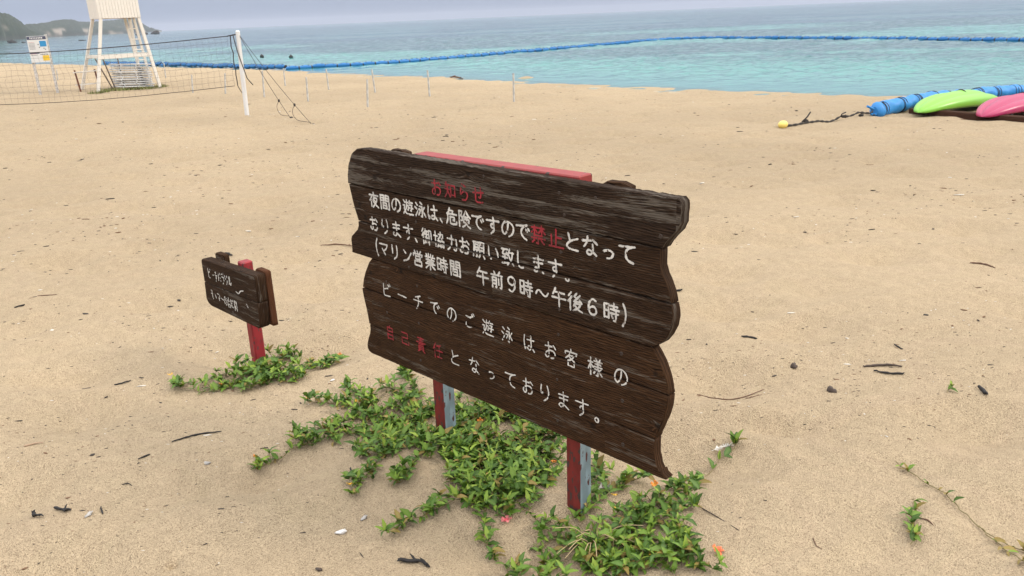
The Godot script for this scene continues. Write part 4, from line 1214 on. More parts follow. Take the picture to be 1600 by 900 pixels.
func plant(called: String, label: String, category: String, runners: Array, dens: float, size: float, sd: int, yellow := 0.0, flowers := []) -> void:
	rng.seed = sd
	var home: Array = runners[0]
	var root := thing(called, label, category, on(home[0], home[1]))
	var o := root.position
	var leaves := []
	var put_leaf := func(p: Vector3, dir: float, tilt: float, len: float) -> void:
		var b := Basis(Vector3.UP, dir) * Basis(Vector3.RIGHT, -tilt) * Basis(Vector3(0, 0, 1), rng.randf_range(-0.5, 0.5))
		var kind := rng.randi() % 5
		if rng.randf() < 0.14: kind = 5
		if rng.randf() < yellow: kind = 6
		leaves.append([Transform3D(b.scaled(Vector3.ONE * len), p), kind])
	var paths := []
	for r: Array in runners:
		var pts := []
		for k in range(0, r.size(), 2): pts.append(Vector3(r[k], 0, r[k + 1]))
		pts = smooth(pts, 0.012)
		paths.append(pts)
		if dens > 0.5:   # side branches
			for b in int(pts.size() / 5.5 * dens):
				var i := rng.randi_range(0, int(pts.size() * 0.85))
				var d := Vector3(pts[mini(i + 1, pts.size() - 1)] - pts[maxi(i - 1, 0)]).normalized().rotated(Vector3.UP, (1.0 if rng.randf() < 0.5 else -1.0) * rng.randf_range(0.6, 1.5))
				var l := rng.randf_range(0.05, 0.13) * (1.15 - float(i) / pts.size())
				paths.append(smooth([pts[i], pts[i] + d * l * 0.5, pts[i] + d.rotated(Vector3.UP, 0.3) * l], 0.012))
	for pts: Array in paths:
		var stem := MB.new()
		var line := []
		for k in pts.size():
			var p: Vector3 = pts[k] + Vector3(0.012 * nz.lumps.get_noise_2d(k * 0.02, sd), 0, 0.012 * nz.lumps.get_noise_2d(k * 0.02, sd + 40.0))
			line.append(on(p.x, p.z, 0.006 + 0.012 * absf(nz.lumps.get_noise_2d(k * 0.013, sd + 90.0))) - o)
		tube(stem, line, 0.0019, 5)
		for k in line.size():
			var t := float(k) / line.size()
			var d: Vector3 = (line[mini(k + 1, line.size() - 1)] - line[maxi(k - 1, 0)])
			var head := atan2(d.x, d.z)
			for rep in (2 if rng.randf() < 1.1 * dens else 0):   # leaves along the runner
				var sgn := 1.0 if rng.randf() < 0.5 else -1.0
				put_leaf.call(line[k], head + sgn * rng.randf_range(0.3, 1.6), rng.randf_range(-0.1, 1.0), size * rng.randf_range(0.38, 1.08))
			if rng.randf() < 0.30 * dens or (k == line.size() - 1):   # a short upright or sprawling shoot with a head of leaves
				var hgt := rng.randf_range(0.01, 0.06) * dens
				var side := Vector3(rng.randf_range(-1, 1), 0, rng.randf_range(-1, 1)) * 0.075 * (1.0 - 0.5 * t) * dens
				var foot: Vector3 = line[k]
				var tipw := o + foot + side
				var tip := Vector3(foot.x + side.x, ground_y(tipw.x, tipw.z) - o.y + hgt + 0.006, foot.z + side.z)
				tube(stem, [foot, foot.lerp(tip, 0.5) + Vector3(0, 0.008, 0), tip], 0.0014, 4)
				var nl := rng.randi_range(4, 8)
				var ph := rng.randf() * TAU
				for q in nl:
					put_leaf.call(foot.lerp(tip, rng.randf_range(0.55, 1.0)), ph + TAU * q / nl + rng.randf_range(-0.3, 0.3), rng.randf_range(0.05, 1.1), size * rng.randf_range(0.42, 1.1))
		put("stem", stem.mesh(), M.stem, root)
	# the leaves nearest the camera singly, the rest as one mass
	leaves.sort_custom(func(a, b): return a[0].origin.z > b[0].origin.z)
	var rest := SurfaceTool.new()
	rest.begin(Mesh.PRIMITIVE_TRIANGLES)
	var more := 0
	for k in leaves.size():
		if k < 290: put("leaf", leaf_meshes[leaves[k][1]], M.leaf, root, leaves[k][0])
		else:
			rest.append_from(leaf_meshes[leaves[k][1]], 0, leaves[k][0]); more += 1
	if more > 0: put("foliage", rest.commit(), M.leaf, root).set_meta("kind", "stuff")
	for f in flowers:
		var c: Array = [[Color(0.72, 0.34, 0.04), Color(0.70, 0.24, 0.05)], [Color(0.80, 0.55, 0.06), Color(0.74, 0.42, 0.05)], [Color(0.66, 0.20, 0.06), Color(0.70, 0.30, 0.10)]][f[2]]
		put("flower", flower_mesh(sd + int(f[0] * 100.0), c[0], c[1]), M.petal, root, Transform3D(Basis(Vector3(1, 0.3, 0.2).normalized(), sin(f[0] * 31.0)).scaled(Vector3.ONE * 0.7), on(f[0], f[1], 0.032) - o))

func plants() -> void:
	make_leaves()
	plant("beach_primrose", "green creeping plant with orange flowers around the small sign's red post", "plant", [[-1.333, -3.732, -1.486, -3.656, -1.689, -3.602], [-1.328, -3.716, -1.187, -3.612, -1.076, -3.676, -0.942, -3.895], [-1.330, -3.755, -1.274, -3.938, -1.198, -4.017], [-1.284, -3.674, -1.113, -3.568, -1.035, -3.612], [-1.334, -3.626, -1.462, -3.537, -1.575, -3.548], [-1.338, -3.717, -1.371, -3.645, -1.396, -3.574], [-1.312, -3.715, -1.195, -3.766, -1.049, -3.848]], 0.72, 0.051, 101, 0.08, [[-1.72, -3.66, 1], [-1.429, -3.548, 0], [-0.933, -3.937, 0], [-1.196, -3.742, 0]])
	plant("beach_primrose", "green creeping plant with long runners trailing out from the notice board's far red post", "plant", [[-0.364, -2.929, -0.525, -3.119, -0.687, -3.087, -0.835, -3.000, -0.972, -2.906, -1.059, -2.843], [-0.401, -2.985, -0.531, -3.167, -0.720, -3.282, -0.955, -3.329], [-0.574, -3.066, -0.748, -3.115, -0.936, -3.030], [-0.468, -3.103, -0.597, -3.233, -0.703, -3.358, -0.814, -3.476], [-0.429, -3.128, -0.467, -3.317, -0.546, -3.594], [-0.423, -2.934, -0.537, -2.801, -0.582, -2.679, -0.616, -2.551], [-0.378, -2.878, -0.497, -2.888, -0.589, -2.895], [-0.380, -2.983, -0.462, -3.045, -0.557, -2.945], [-0.391, -2.931, -0.536, -2.986, -0.654, -3.050], [-0.423, -3.070, -0.615, -3.162, -0.752, -3.217], [-0.391, -2.879, -0.413, -2.711, -0.450, -2.603], [-0.474, -3.162, -0.559, -3.391, -0.624, -3.431], [-0.574, -3.066, -0.624, -2.950, -0.643, -2.824]], 0.76, 0.049, 102, 0.08, [[-0.958, -3.342, 1], [-0.722, -3.295, 1], [-1.076, -2.874, 0], [-0.628, -2.569, 1]])
	plant("beach_primrose", "dense green creeping plant spreading beneath the notice board between its posts", "plant", [[-0.316, -2.925, -0.189, -3.079, -0.051, -3.096, 0.131, -2.888], [-0.313, -2.873, -0.130, -2.858, 0.051, -2.843, 0.142, -2.738], [-0.283, -2.820, -0.103, -2.665, 0.090, -2.605], [-0.311, -2.847, -0.199, -2.627, -0.055, -2.510], [-0.290, -2.923, -0.222, -3.200, -0.256, -3.330], [-0.247, -3.142, -0.108, -3.190, -0.024, -3.093], [-0.171, -2.913, -0.028, -2.752, 0.081, -2.673], [-0.241, -2.745, -0.125, -2.557, 0.061, -2.482], [-0.280, -2.771, -0.167, -2.787, -0.029, -2.682, 0.111, -2.561], [-0.266, -2.974, -0.132, -2.963, 0.026, -2.897], [-0.287, -2.871, -0.225, -2.674, -0.123, -2.455, -0.033, -2.410], [-0.182, -2.862, -0.054, -2.616, 0.038, -2.504], [-0.136, -3.192, 0.057, -3.029, 0.157, -2.886], [-0.242, -3.027, -0.166, -3.257, -0.199, -3.391], [-0.078, -2.854, 0.047, -2.746, 0.130, -2.624], [-0.251, -2.699, -0.173, -2.582, -0.181, -2.459]], 0.90, 0.050, 103, 0.08, [[-0.161, -3.071, 0], [-0.046, -3.118, 2], [0.131, -2.692, 0], [-0.031, -3.183, 0]])
	plant("beach_primrose", "short leafy runners of creeping plant on bare sand in front of notice board", "plant", [[-0.125, -2.536, -0.261, -2.465, -0.368, -2.388, -0.453, -2.299], [-0.101, -2.493, -0.133, -2.342, -0.094, -2.194], [-0.175, -2.648, -0.219, -2.543, -0.286, -2.487], [-0.055, -2.510, 0.035, -2.405, 0.121, -2.343]], 0.62, 0.048, 104, 0.08)
	plant("beach_primrose", "green creeping plant with dry stalks at the notice board's near red post", "plant", [[0.161, -2.304, 0.238, -2.212, 0.303, -2.079], [0.171, -2.285, 0.348, -2.245, 0.491, -2.114, 0.596, -2.052], [0.180, -2.267, 0.271, -2.144, 0.388, -2.105, 0.528, -2.192], [0.310, -2.276, 0.479, -2.374, 0.573, -2.505, 0.656, -2.584], [0.246, -2.280, 0.403, -2.323, 0.542, -2.208], [0.202, -2.393, 0.340, -2.502, 0.437, -2.601], [0.198, -2.472, 0.285, -2.635, 0.320, -2.724], [0.443, -2.302, 0.544, -2.369, 0.590, -2.424], [-0.057, -2.093, 0.043, -2.074, 0.124, -2.091], [0.186, -2.338, 0.115, -2.254, 0.070, -2.223], [0.280, -2.209, 0.378, -2.169, 0.461, -2.069], [0.324, -2.384, 0.419, -2.416, 0.508, -2.410], [0.395, -2.270, 0.466, -2.196, 0.534, -2.127], [0.227, -2.115, 0.296, -2.175, 0.381, -2.185]], 0.74, 0.049, 105, 0.10, [[0.332, -2.442, 1], [0.482, -2.492, 0], [0.414, -2.141, 1], [0.324, -2.384, 1]])
	plant("grass_sprig", "single grassy sprig with pale leaves reaching towards a white feather", "plant", [[0.649, -2.585, 0.738, -2.701, 0.872, -2.827]], 0.2, 0.07, 106, 0.1)
	plant("dry_runner", "thin yellowing plant runner trailing alone across bare sand", "plant", [[1.421, -2.628, 1.467, -2.480, 1.494, -2.339, 1.510, -2.177, 1.516, -2.002], [1.509, -2.229, 1.535, -2.132, 1.585, -2.096]], 0.14, 0.042, 107, 0.55)
	plant("seedling", "two small green shoots beside the yellowing plant runner", "plant", [[1.355, -2.368, 1.326, -2.295], [1.244, -2.145, 1.308, -2.260]], 0.30, 0.042, 108, 0.2)
	plant("seedling", "tiny green seedling among dark driftwood bits on open sand", "plant", [[1.882, -3.145, 1.928, -3.179]], 0.4, 0.036, 109, 0.2)
	# dry stalks at the near post
	rng.seed = 55
	var dry := thing("dry_grass", "pale straw-like dry grass tuft in front of notice board's near post", "dry grass", on(0.24, -2.29))
	for k in 16:
		var a := rng.randf_range(-0.6, 2.9)
		var l := rng.randf_range(0.07, 0.2)
		var e := Vector3(cos(a) * l, rng.randf_range(0.01, 0.11), sin(a) * l * 0.7)
		var mb := MB.new()
		tube(mb, smooth([Vector3(rng.randf_range(-0.02, 0.02), 0.0, rng.randf_range(-0.02, 0.02)), e * 0.5 + Vector3(0, 0.03, 0), e], 0.02), 0.0016, 4)
		put("stalk", mb.mesh(), M.straw, dry)

# ---------------------------------------------------------------- beach litter
func litter() -> void:
	rng.seed = 17
	var kinds := [
		["seaweed_strand", "long curved black seaweed strand on sand below the small sign", "seaweed", [-1.473, -3.031, -1.44, -3.07, -1.408, -3.092, -1.35, -3.115, -1.293, -3.122], 0.006, 0],
		["twig", "short black twig just below the curved seaweed strand", "twig", [-1.535, -2.851, -1.503, -2.893], 0.005, 0],
		["twig", "tiny arched black twig on empty sand", "twig", [-1.529, -2.687, -1.514, -2.700, -1.490, -2.685], 0.004, 0],
		["seaweed_clump", "thick black dried seaweed curl on sand in front of notice board", "seaweed", [-0.405, -2.175, -0.37, -2.163, -0.346, -2.161, -0.32, -2.145, -0.297, -2.120], 0.010, 0],
		["stick", "long thin grey stick lying beside the notice board plants", "stick", [0.608, -2.403, 0.664, -2.316, 0.714, -2.224], 0.003, 1],
		["driftwood", "flat dark driftwood stick on open sand, upper one of two", "driftwood", [1.654, -3.465, 1.748, -3.456, 1.825, -3.427], 0.009, 1],
		["driftwood", "flat dark driftwood stick on open sand, lower one of two", "driftwood", [1.673, -3.391, 1.733, -3.358, 1.792, -3.345], 0.009, 0],
		["driftwood", "stubby thick black driftwood chunk near the tiny seedling", "driftwood", [2.046, -3.187, 2.045, -3.112], 0.014, 0],
		["driftwood", "small dark driftwood flake past the notice board's near end", "driftwood", [1.186, -3.859, 1.228, -3.863, 1.262, -3.833], 0.009, 0],
		["root", "thin brown wandering root half buried beside the notice board", "root", [0.842, -3.361, 0.895, -3.275, 0.980, -3.216, 1.139, -3.312], 0.004, 2],
		["root", "short brown side root crossing the wandering root", "root", [1.018, -3.200, 1.103, -3.243], 0.003, 2],
		["twig", "reddish brown zigzag twig on bare sand", "twig", [0.941, -2.182, 0.941, -2.148, 0.956, -2.138], 0.003, 2],
		["twig", "thin brown twig below the two small green shoots", "twig", [1.323, -2.259, 1.345, -2.247, 1.353, -2.222], 0.0035, 2],
		["seaweed_strand", "dark seaweed scrap on sand across from the small sign's plant", "seaweed", [-2.000, -3.646, -1.963, -3.650, -1.927, -3.676], 0.006, 0],
		["twig", "short dark twig beside the dark seaweed scrap", "twig", [-2.204, -3.710, -2.168, -3.730], 0.005, 0],
		["stick", "pale stick with a dark end on the sand", "stick", [-2.088, -3.012, -2.055, -3.036, -2.025, -3.044], 0.007, 3],
		["seaweed_clump", "forked black seaweed bit, smaller of two near each other", "seaweed", [-1.783, -2.537, -1.765, -2.50, -1.743, -2.499], 0.010, 0],
		["seaweed_clump", "ragged black seaweed bit, larger of two near each other", "seaweed", [-1.709, -2.540, -1.674, -2.526, -1.638, -2.519], 0.009, 0],
		["dead_leaf", "dark curled dead leaf on sand beyond the small sign", "leaf", [-2.201, -5.917, -2.15, -5.89, -2.112, -5.869], 0.016, 0],
		["stick", "thin brown stick on far smooth sand", "stick", [2.974, -4.924, 3.036, -4.887, 3.082, -4.825], 0.008, 2],
		["twig", "straight thin brown twig far across from the small sign", "twig", [-3.152, -5.063, -3.022, -5.059], 0.004, 2],
		["twig", "faint thin brown string-like twig between the two signs", "twig", [-1.528, -6.237, -1.384, -6.293, -1.226, -6.190], 0.007, 2],
		["seaweed_strand", "small black seaweed stub beside the primrose runner tip", "seaweed", [-0.657, -2.730, -0.640, -2.661], 0.005, 0],
		["seaweed_clump", "brown seaweed heap at the water's edge", "seaweed", [-1.75, -27.3, -1.55, -27.0, -1.3, -26.7], 0.04, 2],
		["twig", "dark twig on the speckled sand across from the small sign", "twig", [-3.146, -4.900, -3.211, -4.884], 0.008, 0],
		["twig", "tiny black twig standing near the seaweed bits", "twig", [-1.540, -2.540, -1.512, -2.495], 0.005, 0],
		["twig", "bent dark twig above the driftwood sticks", "twig", [1.912, -3.704, 1.925, -3.637], 0.006, 0],
		["twig", "tiny slanting black twig above the dried seaweed curl", "twig", [-0.537, -2.223, -0.520, -2.192], 0.003, 0],
		["driftwood", "black driftwood bit behind the notice board's scalloped end", "driftwood", [1.001, -4.689, 1.052, -4.670], 0.010, 0],
		["stick", "dark stick lying through the plant at the near post", "stick", [0.359, -2.180, 0.461, -2.170], 0.005, 0],
	]
	for q in kinds:
		var a: Array = q[3]
		var o0 := on(a[0], a[1])
		var pts := []
		for k in range(0, a.size(), 2): pts.append(on(a[k], a[k + 1], q[4] * 0.55) - o0)
		pts = smooth(pts, 0.012 if q[4] < 0.03 else 0.08)
		var rad := []
		for k in pts.size():
			var t := float(k) / (pts.size() - 1)
			rad.append(q[4] * 0.52 * (0.45 + 0.75 * pow(sin(PI * clampf(t * 0.9 + 0.08, 0.0, 1.0)), 0.6)) * (1.0 + 0.45 * nz.lumps.get_noise_2d(t * 0.9 + a[0], a[1])))
			pts[k] += Vector3(0, rng.randf_range(0.0, q[4] * 0.5), 0) + Vector3(rng.randf_range(-1, 1), 0, rng.randf_range(-1, 1)) * q[4] * 0.25
		var mb := MB.new()
		tube(mb, pts, rad, 6)
		if q[0] == "seaweed_clump" or q[0] == "root":
			for k in 4:
				var i := rng.randi_range(1, pts.size() - 1)
				var s = Vector3(rng.randf_range(-1, 1), 0.25, rng.randf_range(-1, 1)) * q[4] * 3.0
				tube(mb, [pts[i], pts[i] + s * 0.5 + Vector3(0, q[4] * 0.4, 0), pts[i] + s], [q[4] * 0.5, q[4] * 0.35, q[4] * 0.15], 5)
		var o := put(q[0], mb.mesh(), [M.seaweed, M.driftwood, M.brown_twig, M.pale_wood][q[5]])
		o.position = o0
		tag(o, q[1], q[2])
	# shells and feathers
	for q in [[-0.615, -2.331, 0.018, "white shell fragment on sand in front of notice board"], [-0.556, -2.427, 0.014, "dull grey shell piece above the white shell fragment"], [-1.262, -2.849, 0.012, "faint bluish shell chip below the curved seaweed strand"], [-0.892, -3.562, 0.011, "white shell chip by the small sign's plant"], [-1.560, -2.494, 0.016, "grey pebble near the black seaweed bits"], [1.338, -3.504, 0.022, "round brown pebble on open sand"], [1.406, -3.221, 0.024, "rough dark pebble on open sand"], [-0.647, -2.124, 0.012, "tan shell chip beside the dried seaweed curl"]]:
		var mb := MB.new()
		ellipsoid(mb, Transform3D(Basis(Vector3.UP, rng.randf() * 6.0) * Basis(Vector3.RIGHT, 0.3), Vector3(0, q[2] * 0.25, 0)), Vector3(q[2], q[2] * 0.45, q[2] * 0.65), 10, 6, 0.8)
		var dark: bool = "brown" in q[3] or "dark" in q[3] or "tan" in q[3]
		var peb: bool = "pebble" in q[3]
		var o := put("pebble" if peb else "shell", mb.mesh(), M.driftwood if dark else (M.grey_shell if "grey" in q[3] or "bluish" in q[3] else M.shell))
		o.position = on(q[0], q[1])
		tag(o, q[3], "pebble" if peb else "shell")
	for q in [[0.819, -2.821, 0.055, "white feather lying on sand at the tip of the grassy sprig", 0.4], [0.277, -2.516, 0.07, "fluffy pale feather on sand behind the near post", 0.2]]:
		var mb := MB.new()
		for k in 46:
			var t := rng.randf()
			var p := Vector3((t - 0.5) * q[2] * 1.6, 0.008, 0)
			var s = Vector3(0.3 + rng.randf() * 0.4, rng.randf() * 0.5, rng.randf_range(-1, 1)) * q[2] * 0.42
			mb.face([p - Vector3(0.0035, 0, 0), p + Vector3(0.0035, 0, 0), p + s], Vector3.UP)
		tube(mb, [Vector3(-q[2], 0.006, 0), Vector3(q[2] * 0.8, 0.010, 0)], 0.0012, 4)
		var o := put("feather", mb.mesh(), M.feather)
		o.position = on(q[0], q[1]); o.rotation.y = q[4]
		tag(o, q[3], "feather")
	for q in [[0.621, -2.134, 0, "fallen red orange petal on sand beside the plant's end"], [-0.053, -2.388, 1, "fallen pink wilted flower on sand in front of notice board"]]:
		var o := put("fallen_flower", flower_mesh(int(q[2]) + 300, [Color(0.8, 0.12, 0.05), Color(0.62, 0.10, 0.14)][q[2]], [Color(0.8, 0.16, 0.06), Color(0.66, 0.2, 0.2)][q[2]]), M.petal)
		o.position = on(q[0], q[1], 0.004)
		tag(o, q[3], "flower")
	# countless dark flecks of dried seaweed and wood on the sand
	var bit := MB.new()
	ellipsoid(bit, Transform3D(Basis(), Vector3(0, 0.15, 0)), Vector3(1.0, 0.3, 0.42), 6, 4, 0.7)
	var mesh := bit.mesh()
	mesh.surface_set_material(0, M.fleck)
	var mm := MultiMesh.new()
	mm.transform_format = MultiMesh.TRANSFORM_3D
	mm.use_colors = true
	mm.mesh = mesh
	var list := []
	var band := noise(61, 0.35, 2)
	while list.size() < 7000:
		var r := 1.6 * pow(14.0, rng.randf())
		var a := deg_to_rad(rng.randf_range(-48, 48))
		var x := r * sin(a)
		var z := -r * cos(a)
		if (z - shore_z(x)) * 0.707 < 0.6: continue
		var keep := 0.25 + 0.9 * band.get_noise_2d(x, z * 1.6)
		if x < -0.3: keep += 0.25
		if Vector2(x - 1.5, (z + 3.4) * 1.5).length() < 0.95: keep += 0.5
		if rng.randf() > keep: continue
		var s := rng.randf_range(0.0012, 0.0042) * (1.0 if rng.randf() < 0.92 else 2.2) * clampf(r / 3.5, 0.8, 2.6)
		list.append([Transform3D(Basis(Vector3.UP, rng.randf() * TAU).scaled(Vector3(s * rng.randf_range(1.0, 2.6), s, s)), on(x, z)), r])
	mm.instance_count = list.size()
	for k in list.size():
		mm.set_instance_transform(k, list[k][0])
		var q := rng.randf()
		mm.set_instance_color(k, Color(0.035, 0.028, 0.024) if q < 0.55 else (Color(0.16, 0.09, 0.05) if q < 0.85 else Color(0.62, 0.58, 0.52)))
	var mi := MultiMeshInstance3D.new()
	mi.multimesh = mm
	mi.name = "beach_debris"
	add_child(mi)
	tag(mi, "scattered dark flecks of dried seaweed, wood and shell on the sand", "debris", "", "stuff")

# ---------------------------------------------------------------- scene
func _ready() -> void:
	var cam := Camera3D.new()
	var roll := atan(0.0415)
	var pitch := deg_to_rad(18.7712)
	cam.transform = Transform3D(Basis(Vector3.RIGHT, -pitch) * Basis(Vector3(0, 0, 1), -roll), Vector3(0, 1.65, 0))
	cam.fov = 39.5978
	cam.near = 0.05
	cam.far = 9000.0
	add_child(cam)
	cam.current = true
	var env := Environment.new()
	var sm := ProceduralSkyMaterial.new()
	sm.sky_top_color = lin(1.20, 1.18, 1.14)
	sm.sky_horizon_color = lin(0.143, 0.170, 0.225)
	sm.ground_horizon_color = lin(0.143, 0.170, 0.225)
	sm.ground_bottom_color = lin(0.35, 0.34, 0.32)
	sm.sky_curve = 0.6
	sm.sky_energy_multiplier = 1.4
	sm.ground_energy_multiplier = 1.4
	var sky := Sky.new()
	sky.sky_material = sm
	env.background_mode = Environment.BG_SKY
	env.sky = sky
	env.tonemap_mode = Environment.TONE_MAPPER_LINEAR
	env.tonemap_exposure = 1.12
	env.fog_enabled = true
	env.fog_density = 0.00027
	env.fog_light_color = lin(0.78, 0.84, 1.0)
	env.sdfgi_enabled = true
	env.ssao_enabled = true
	env.ssil_enabled = true
	var we := WorldEnvironment.new()
	we.environment = env
	add_child(we)
	var sun := DirectionalLight3D.new()
	sun.light_energy = 0.5
	sun.light_angular_distance = 12.0
	sun.light_color = Color(1.0, 0.96, 0.90)
	sun.shadow_enabled = true
	sun.rotation_degrees = Vector3(-36.0, 82.0, 0.0)   # veiled by cloud, from the right
	add_child(sun)

	nz = {"lump": noise(2, 0.9, 2), "dune": noise(3, 0.32, 2), "ripple": noise(4, 1.7, 2), "lumps": noise(6, 9.0, 2), "edge": noise(7, 1.0, 2), "chip": noise(9, 1.0, 2), "step": noise(23, 1.15, 1, FastNoiseLite.TYPE_CELLULAR), "crease": noise(10, 3.2, 2, FastNoiseLite.TYPE_SIMPLEX)}
	rng.seed = 1
	materials()
	setting()
	big_sign()
	small_sign()
	tower()
	info_sign()
	net()
	stakes()
	kayak_corner()
	boom()
	plants()
	litter()

func materials() -> void:
	M.sand = sand_material()
	M.wood = wood_material(21, 0.42, Color(0.010, 0.0050, 0.0028), Color(0.094, 0.047, 0.023))
	M.wood_mid = wood_material(31, 0.33, Color(0.009, 0.0050, 0.0032), Color(0.070, 0.038, 0.021))
	M.wood_grey = wood_material(41, 0.06, Color(0.009, 0.0056, 0.0040), Color(0.060, 0.036, 0.023))
	M.wood_red = wood_material(51, 0.6, Color(0.05, 0.02, 0.010), Color(0.13, 0.055, 0.028))
	M.timber = wood_material(58, 0.6, Color(0.035, 0.017, 0.011), Color(0.095, 0.045, 0.028))
	M.letter_white = worn_paint(62, Color(0.64, 0.62, 0.59), Color(0.10, 0.07, 0.05), 0.40, 0.05, 0.7, 0.22)
	M.letter_red = worn_paint(66, Color(0.31, 0.012, 0.024), Color(0.06, 0.02, 0.018), 0.30, 0.05, 0.7, 0.35)
	M.screw = mat(lin(0.05, 0.035, 0.028), 0.55); M.screw.metallic = 0.5
	M.red_post = worn_paint(71, Color(0.19, 0.016, 0.016), Color(0.05, 0.03, 0.03), 0.26)
	M.grey_blue = worn_paint(75, Color(0.20, 0.27, 0.31), Color(0.07, 0.02, 0.02), 0.36)
	M.red_rail = worn_paint(78, Color(0.28, 0.030, 0.028), Color(0.05, 0.03, 0.025), 0.42, 0.02, 0.55, 0.12)
	M.red_clean = worn_paint(80, Color(0.30, 0.018, 0.026), Color(0.10, 0.04, 0.04), 0.45)
	M.white_paint = mat(lin(0.72, 0.72, 0.72), 0.5)
	M.white_wood = worn_paint(84, Color(0.74, 0.70, 0.64), Color(0.45, 0.38, 0.30), 0.62, 0.03, 0.7, 0.05)
	M.white_plastic = mat(lin(0.62, 0.62, 0.62), 0.5)
	M.bare_wood = mat(lin(0.38, 0.28, 0.18), 0.8)
	M.old_wood = mat(lin(0.13, 0.10, 0.08), 0.9)
	M.old_white = worn_paint(86, Color(0.60, 0.58, 0.56), Color(0.30, 0.26, 0.24), 0.35, 0.03, 0.7)
	M.stake = worn_paint(88, Color(0.58, 0.57, 0.54), Color(0.25, 0.22, 0.19), 0.30, 0.03, 0.7)
	M.rust = mat(lin(0.13, 0.045, 0.025), 0.9)
	M.panel = mat(lin(0.66, 0.66, 0.66), 0.5)
	M.navy = mat(lin(0.06, 0.07, 0.12), 0.5)
	M.sign_blue = mat(lin(0.03, 0.25, 0.52), 0.5)
	M.sign_yellow = mat(lin(0.75, 0.50, 0.04), 0.5)
	M.ink = mat(lin(0.08, 0.08, 0.09), 0.6)
	M.faded_red = mat(lin(0.55, 0.25, 0.24), 0.6)
	M.dark_rope = mat(lin(0.045, 0.038, 0.034), 0.9)
	M.net_cord = mat(lin(0.13, 0.12, 0.11), 0.9)
	M.black = mat(lin(0.018, 0.018, 0.02), 0.6)
	M.kayak_green = mat(lin(0.21, 0.50, 0.055), 0.34)
	M.kayak_pink = mat(lin(0.38, 0.022, 0.10), 0.34)
	M.tarp_blue = mat(lin(0.02, 0.21, 0.55), 0.55)
	M.boom_blue = mat(lin(0.012, 0.16, 0.44), 0.5)
	M.float_yellow = mat(lin(0.80, 0.62, 0.16), 0.45)
	M.rock = mat(lin(0.05, 0.048, 0.047), 0.95)
	M.vertex = mat(Color(1, 1, 1), 0.95, true)
	M.leaf = mat(Color(1, 1, 1), 0.52, true)
	M.leaf.metallic_specular = 0.38
	M.leaf.backlight_enabled = true; M.leaf.backlight = Color(0.35, 0.45, 0.15)
	M.petal = mat(Color(1, 1, 1), 0.7, true)
	M.stem = mat(lin(0.20, 0.16, 0.07), 0.7)
	M.straw = mat(lin(0.45, 0.34, 0.19), 0.85)
	M.seaweed = mat(lin(0.014, 0.012, 0.012), 0.75)
	M.driftwood = mat(lin(0.07, 0.05, 0.04), 0.9)
	M.brown_twig = mat(lin(0.13, 0.07, 0.045), 0.9)
	M.pale_wood = mat(lin(0.36, 0.25, 0.17), 0.9)
	M.shell = mat(lin(0.72, 0.70, 0.68), 0.5)
	M.grey_shell = mat(lin(0.40, 0.38, 0.36), 0.6)
	M.feather = mat(lin(0.68, 0.65, 0.60), 0.9)
	M.fleck = mat(Color(1, 1, 1), 0.9, true)
	M.sea = mat(lin(0.15, 0.65, 0.71, 0.10), 0.10)
	M.sea.metallic_specular = 0.2
	M.sea.transparency = BaseMaterial3D.TRANSPARENCY_ALPHA
	M.sea.refraction_enabled = true
	M.sea.refraction_scale = 0.033

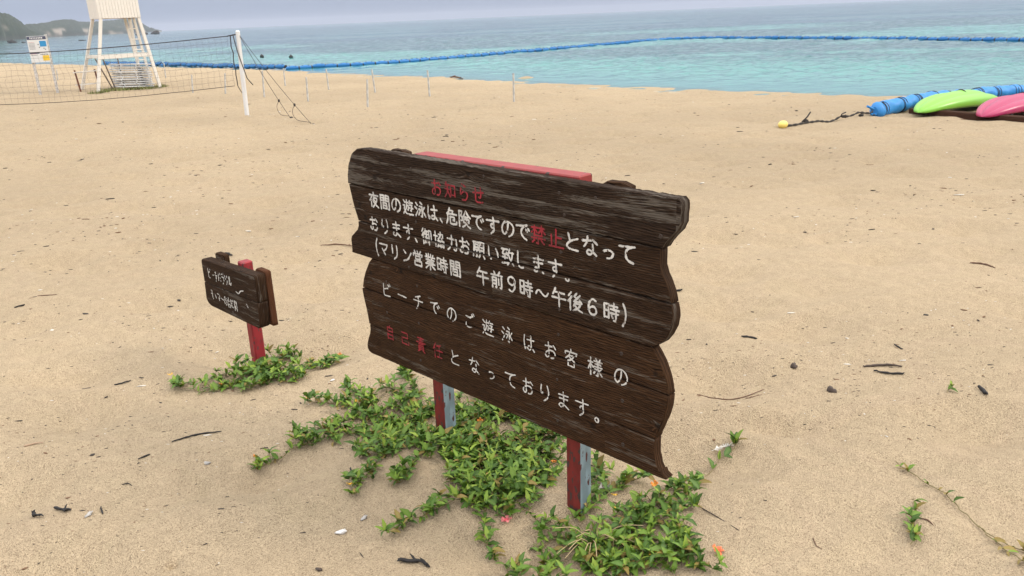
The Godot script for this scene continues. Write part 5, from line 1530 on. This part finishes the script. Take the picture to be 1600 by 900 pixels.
func setting() -> void:
	var tone := noise(15, 0.22, 3)
	var reef_and_depth := noise(16, 0.05, 4)
	var az := PackedFloat32Array()
	az.append_array(fan(-180, -50, 4.0)); az.append_array(fan(-50, 50, 0.2)); az.append_array(fan(50, 184, 4.0))
	az[az.size() - 1] = PI
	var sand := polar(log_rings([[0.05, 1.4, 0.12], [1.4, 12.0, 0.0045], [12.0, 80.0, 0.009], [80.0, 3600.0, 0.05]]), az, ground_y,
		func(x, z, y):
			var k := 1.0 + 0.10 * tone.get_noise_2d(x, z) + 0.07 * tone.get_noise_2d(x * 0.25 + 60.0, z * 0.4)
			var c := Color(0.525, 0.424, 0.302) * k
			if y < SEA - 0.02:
				var r := smoothstep(0.0, 0.16, reef_and_depth.get_noise_2d(x * 0.5, z * 0.8) - 0.10 + 0.30 * clampf(((shore_z(x) - z) * 0.707 - 9.0) / 12.0, 0.0, 1.0)) * smoothstep(-0.5, -0.9, y)  # reef patches; offshore term paints light loss of deeper water into floor colour
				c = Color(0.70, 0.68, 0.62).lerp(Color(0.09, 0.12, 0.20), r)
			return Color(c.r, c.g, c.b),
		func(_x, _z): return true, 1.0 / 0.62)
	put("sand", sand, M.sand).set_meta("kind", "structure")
	var w1 := noise(91, 0.55, 3)
	var w2 := noise(92, 2.6, 2)
	var saz := PackedFloat32Array()
	saz.append_array(fan(-110, -42, 2.0)); saz.append_array(fan(-42, 42, 0.22)); saz.append_array(fan(42, 132, 2.0))
	var sea := polar(log_rings([[11.0, 90.0, 0.005], [90.0, 500.0, 0.02], [500.0, 3500.0, 0.08]]), saz,
		func(x, z):
			var s = (shore_z(x) - z) * 0.707
			var calm := clampf(s / 6.0, 0.12, 1.0)
			return SEA + calm * (0.075 * w1.get_noise_2d(x * 0.6 + z * 0.2, z) + 0.050 * w2.get_noise_2d(x * 0.6, z)),
		func(_x, _z, _y): return Color(1, 1, 1),
		func(x, z): return (z - shore_z(x)) * 0.707 < 1.2, 0.5)
	put("sea", sea, M.sea).set_meta("kind", "structure")
	headland("near_headland", [[-280, -313, 28.1], [-277, -351, 25.4], [-274, -388, 25.8], [-270, -423, 21.3], [-276, -451, 20.0], [-284, -479, 18.6], [-295, -504, 16.7], [-306, -529, 16.7], [-316, -554, 14.4], [-326, -580, 9.7], [-337, -605, 6.3], [-346, -632, 3.2]], 130.0, 201, 0.25)
	headland("far_headland", [[-400, -693, 7.8], [-415, -742, 11.8], [-432, -789, 12.7], [-446, -839, 15.0], [-459, -888, 17.5], [-474, -937, 18.2], [-488, -986, 16.1], [-497, -1037, 16.0], [-502, -1090, 17.6], [-505, -1144, 19.8], [-514, -1194, 21.5], [-529, -1242, 21.4], [-546, -1289, 15.4], [-558, -1338, 8.2], [-570, -1387, 5.4], [-583, -1436, 3.2], [-596, -1485, 1.2]], 150.0, 211, 0.2)
	rocks()
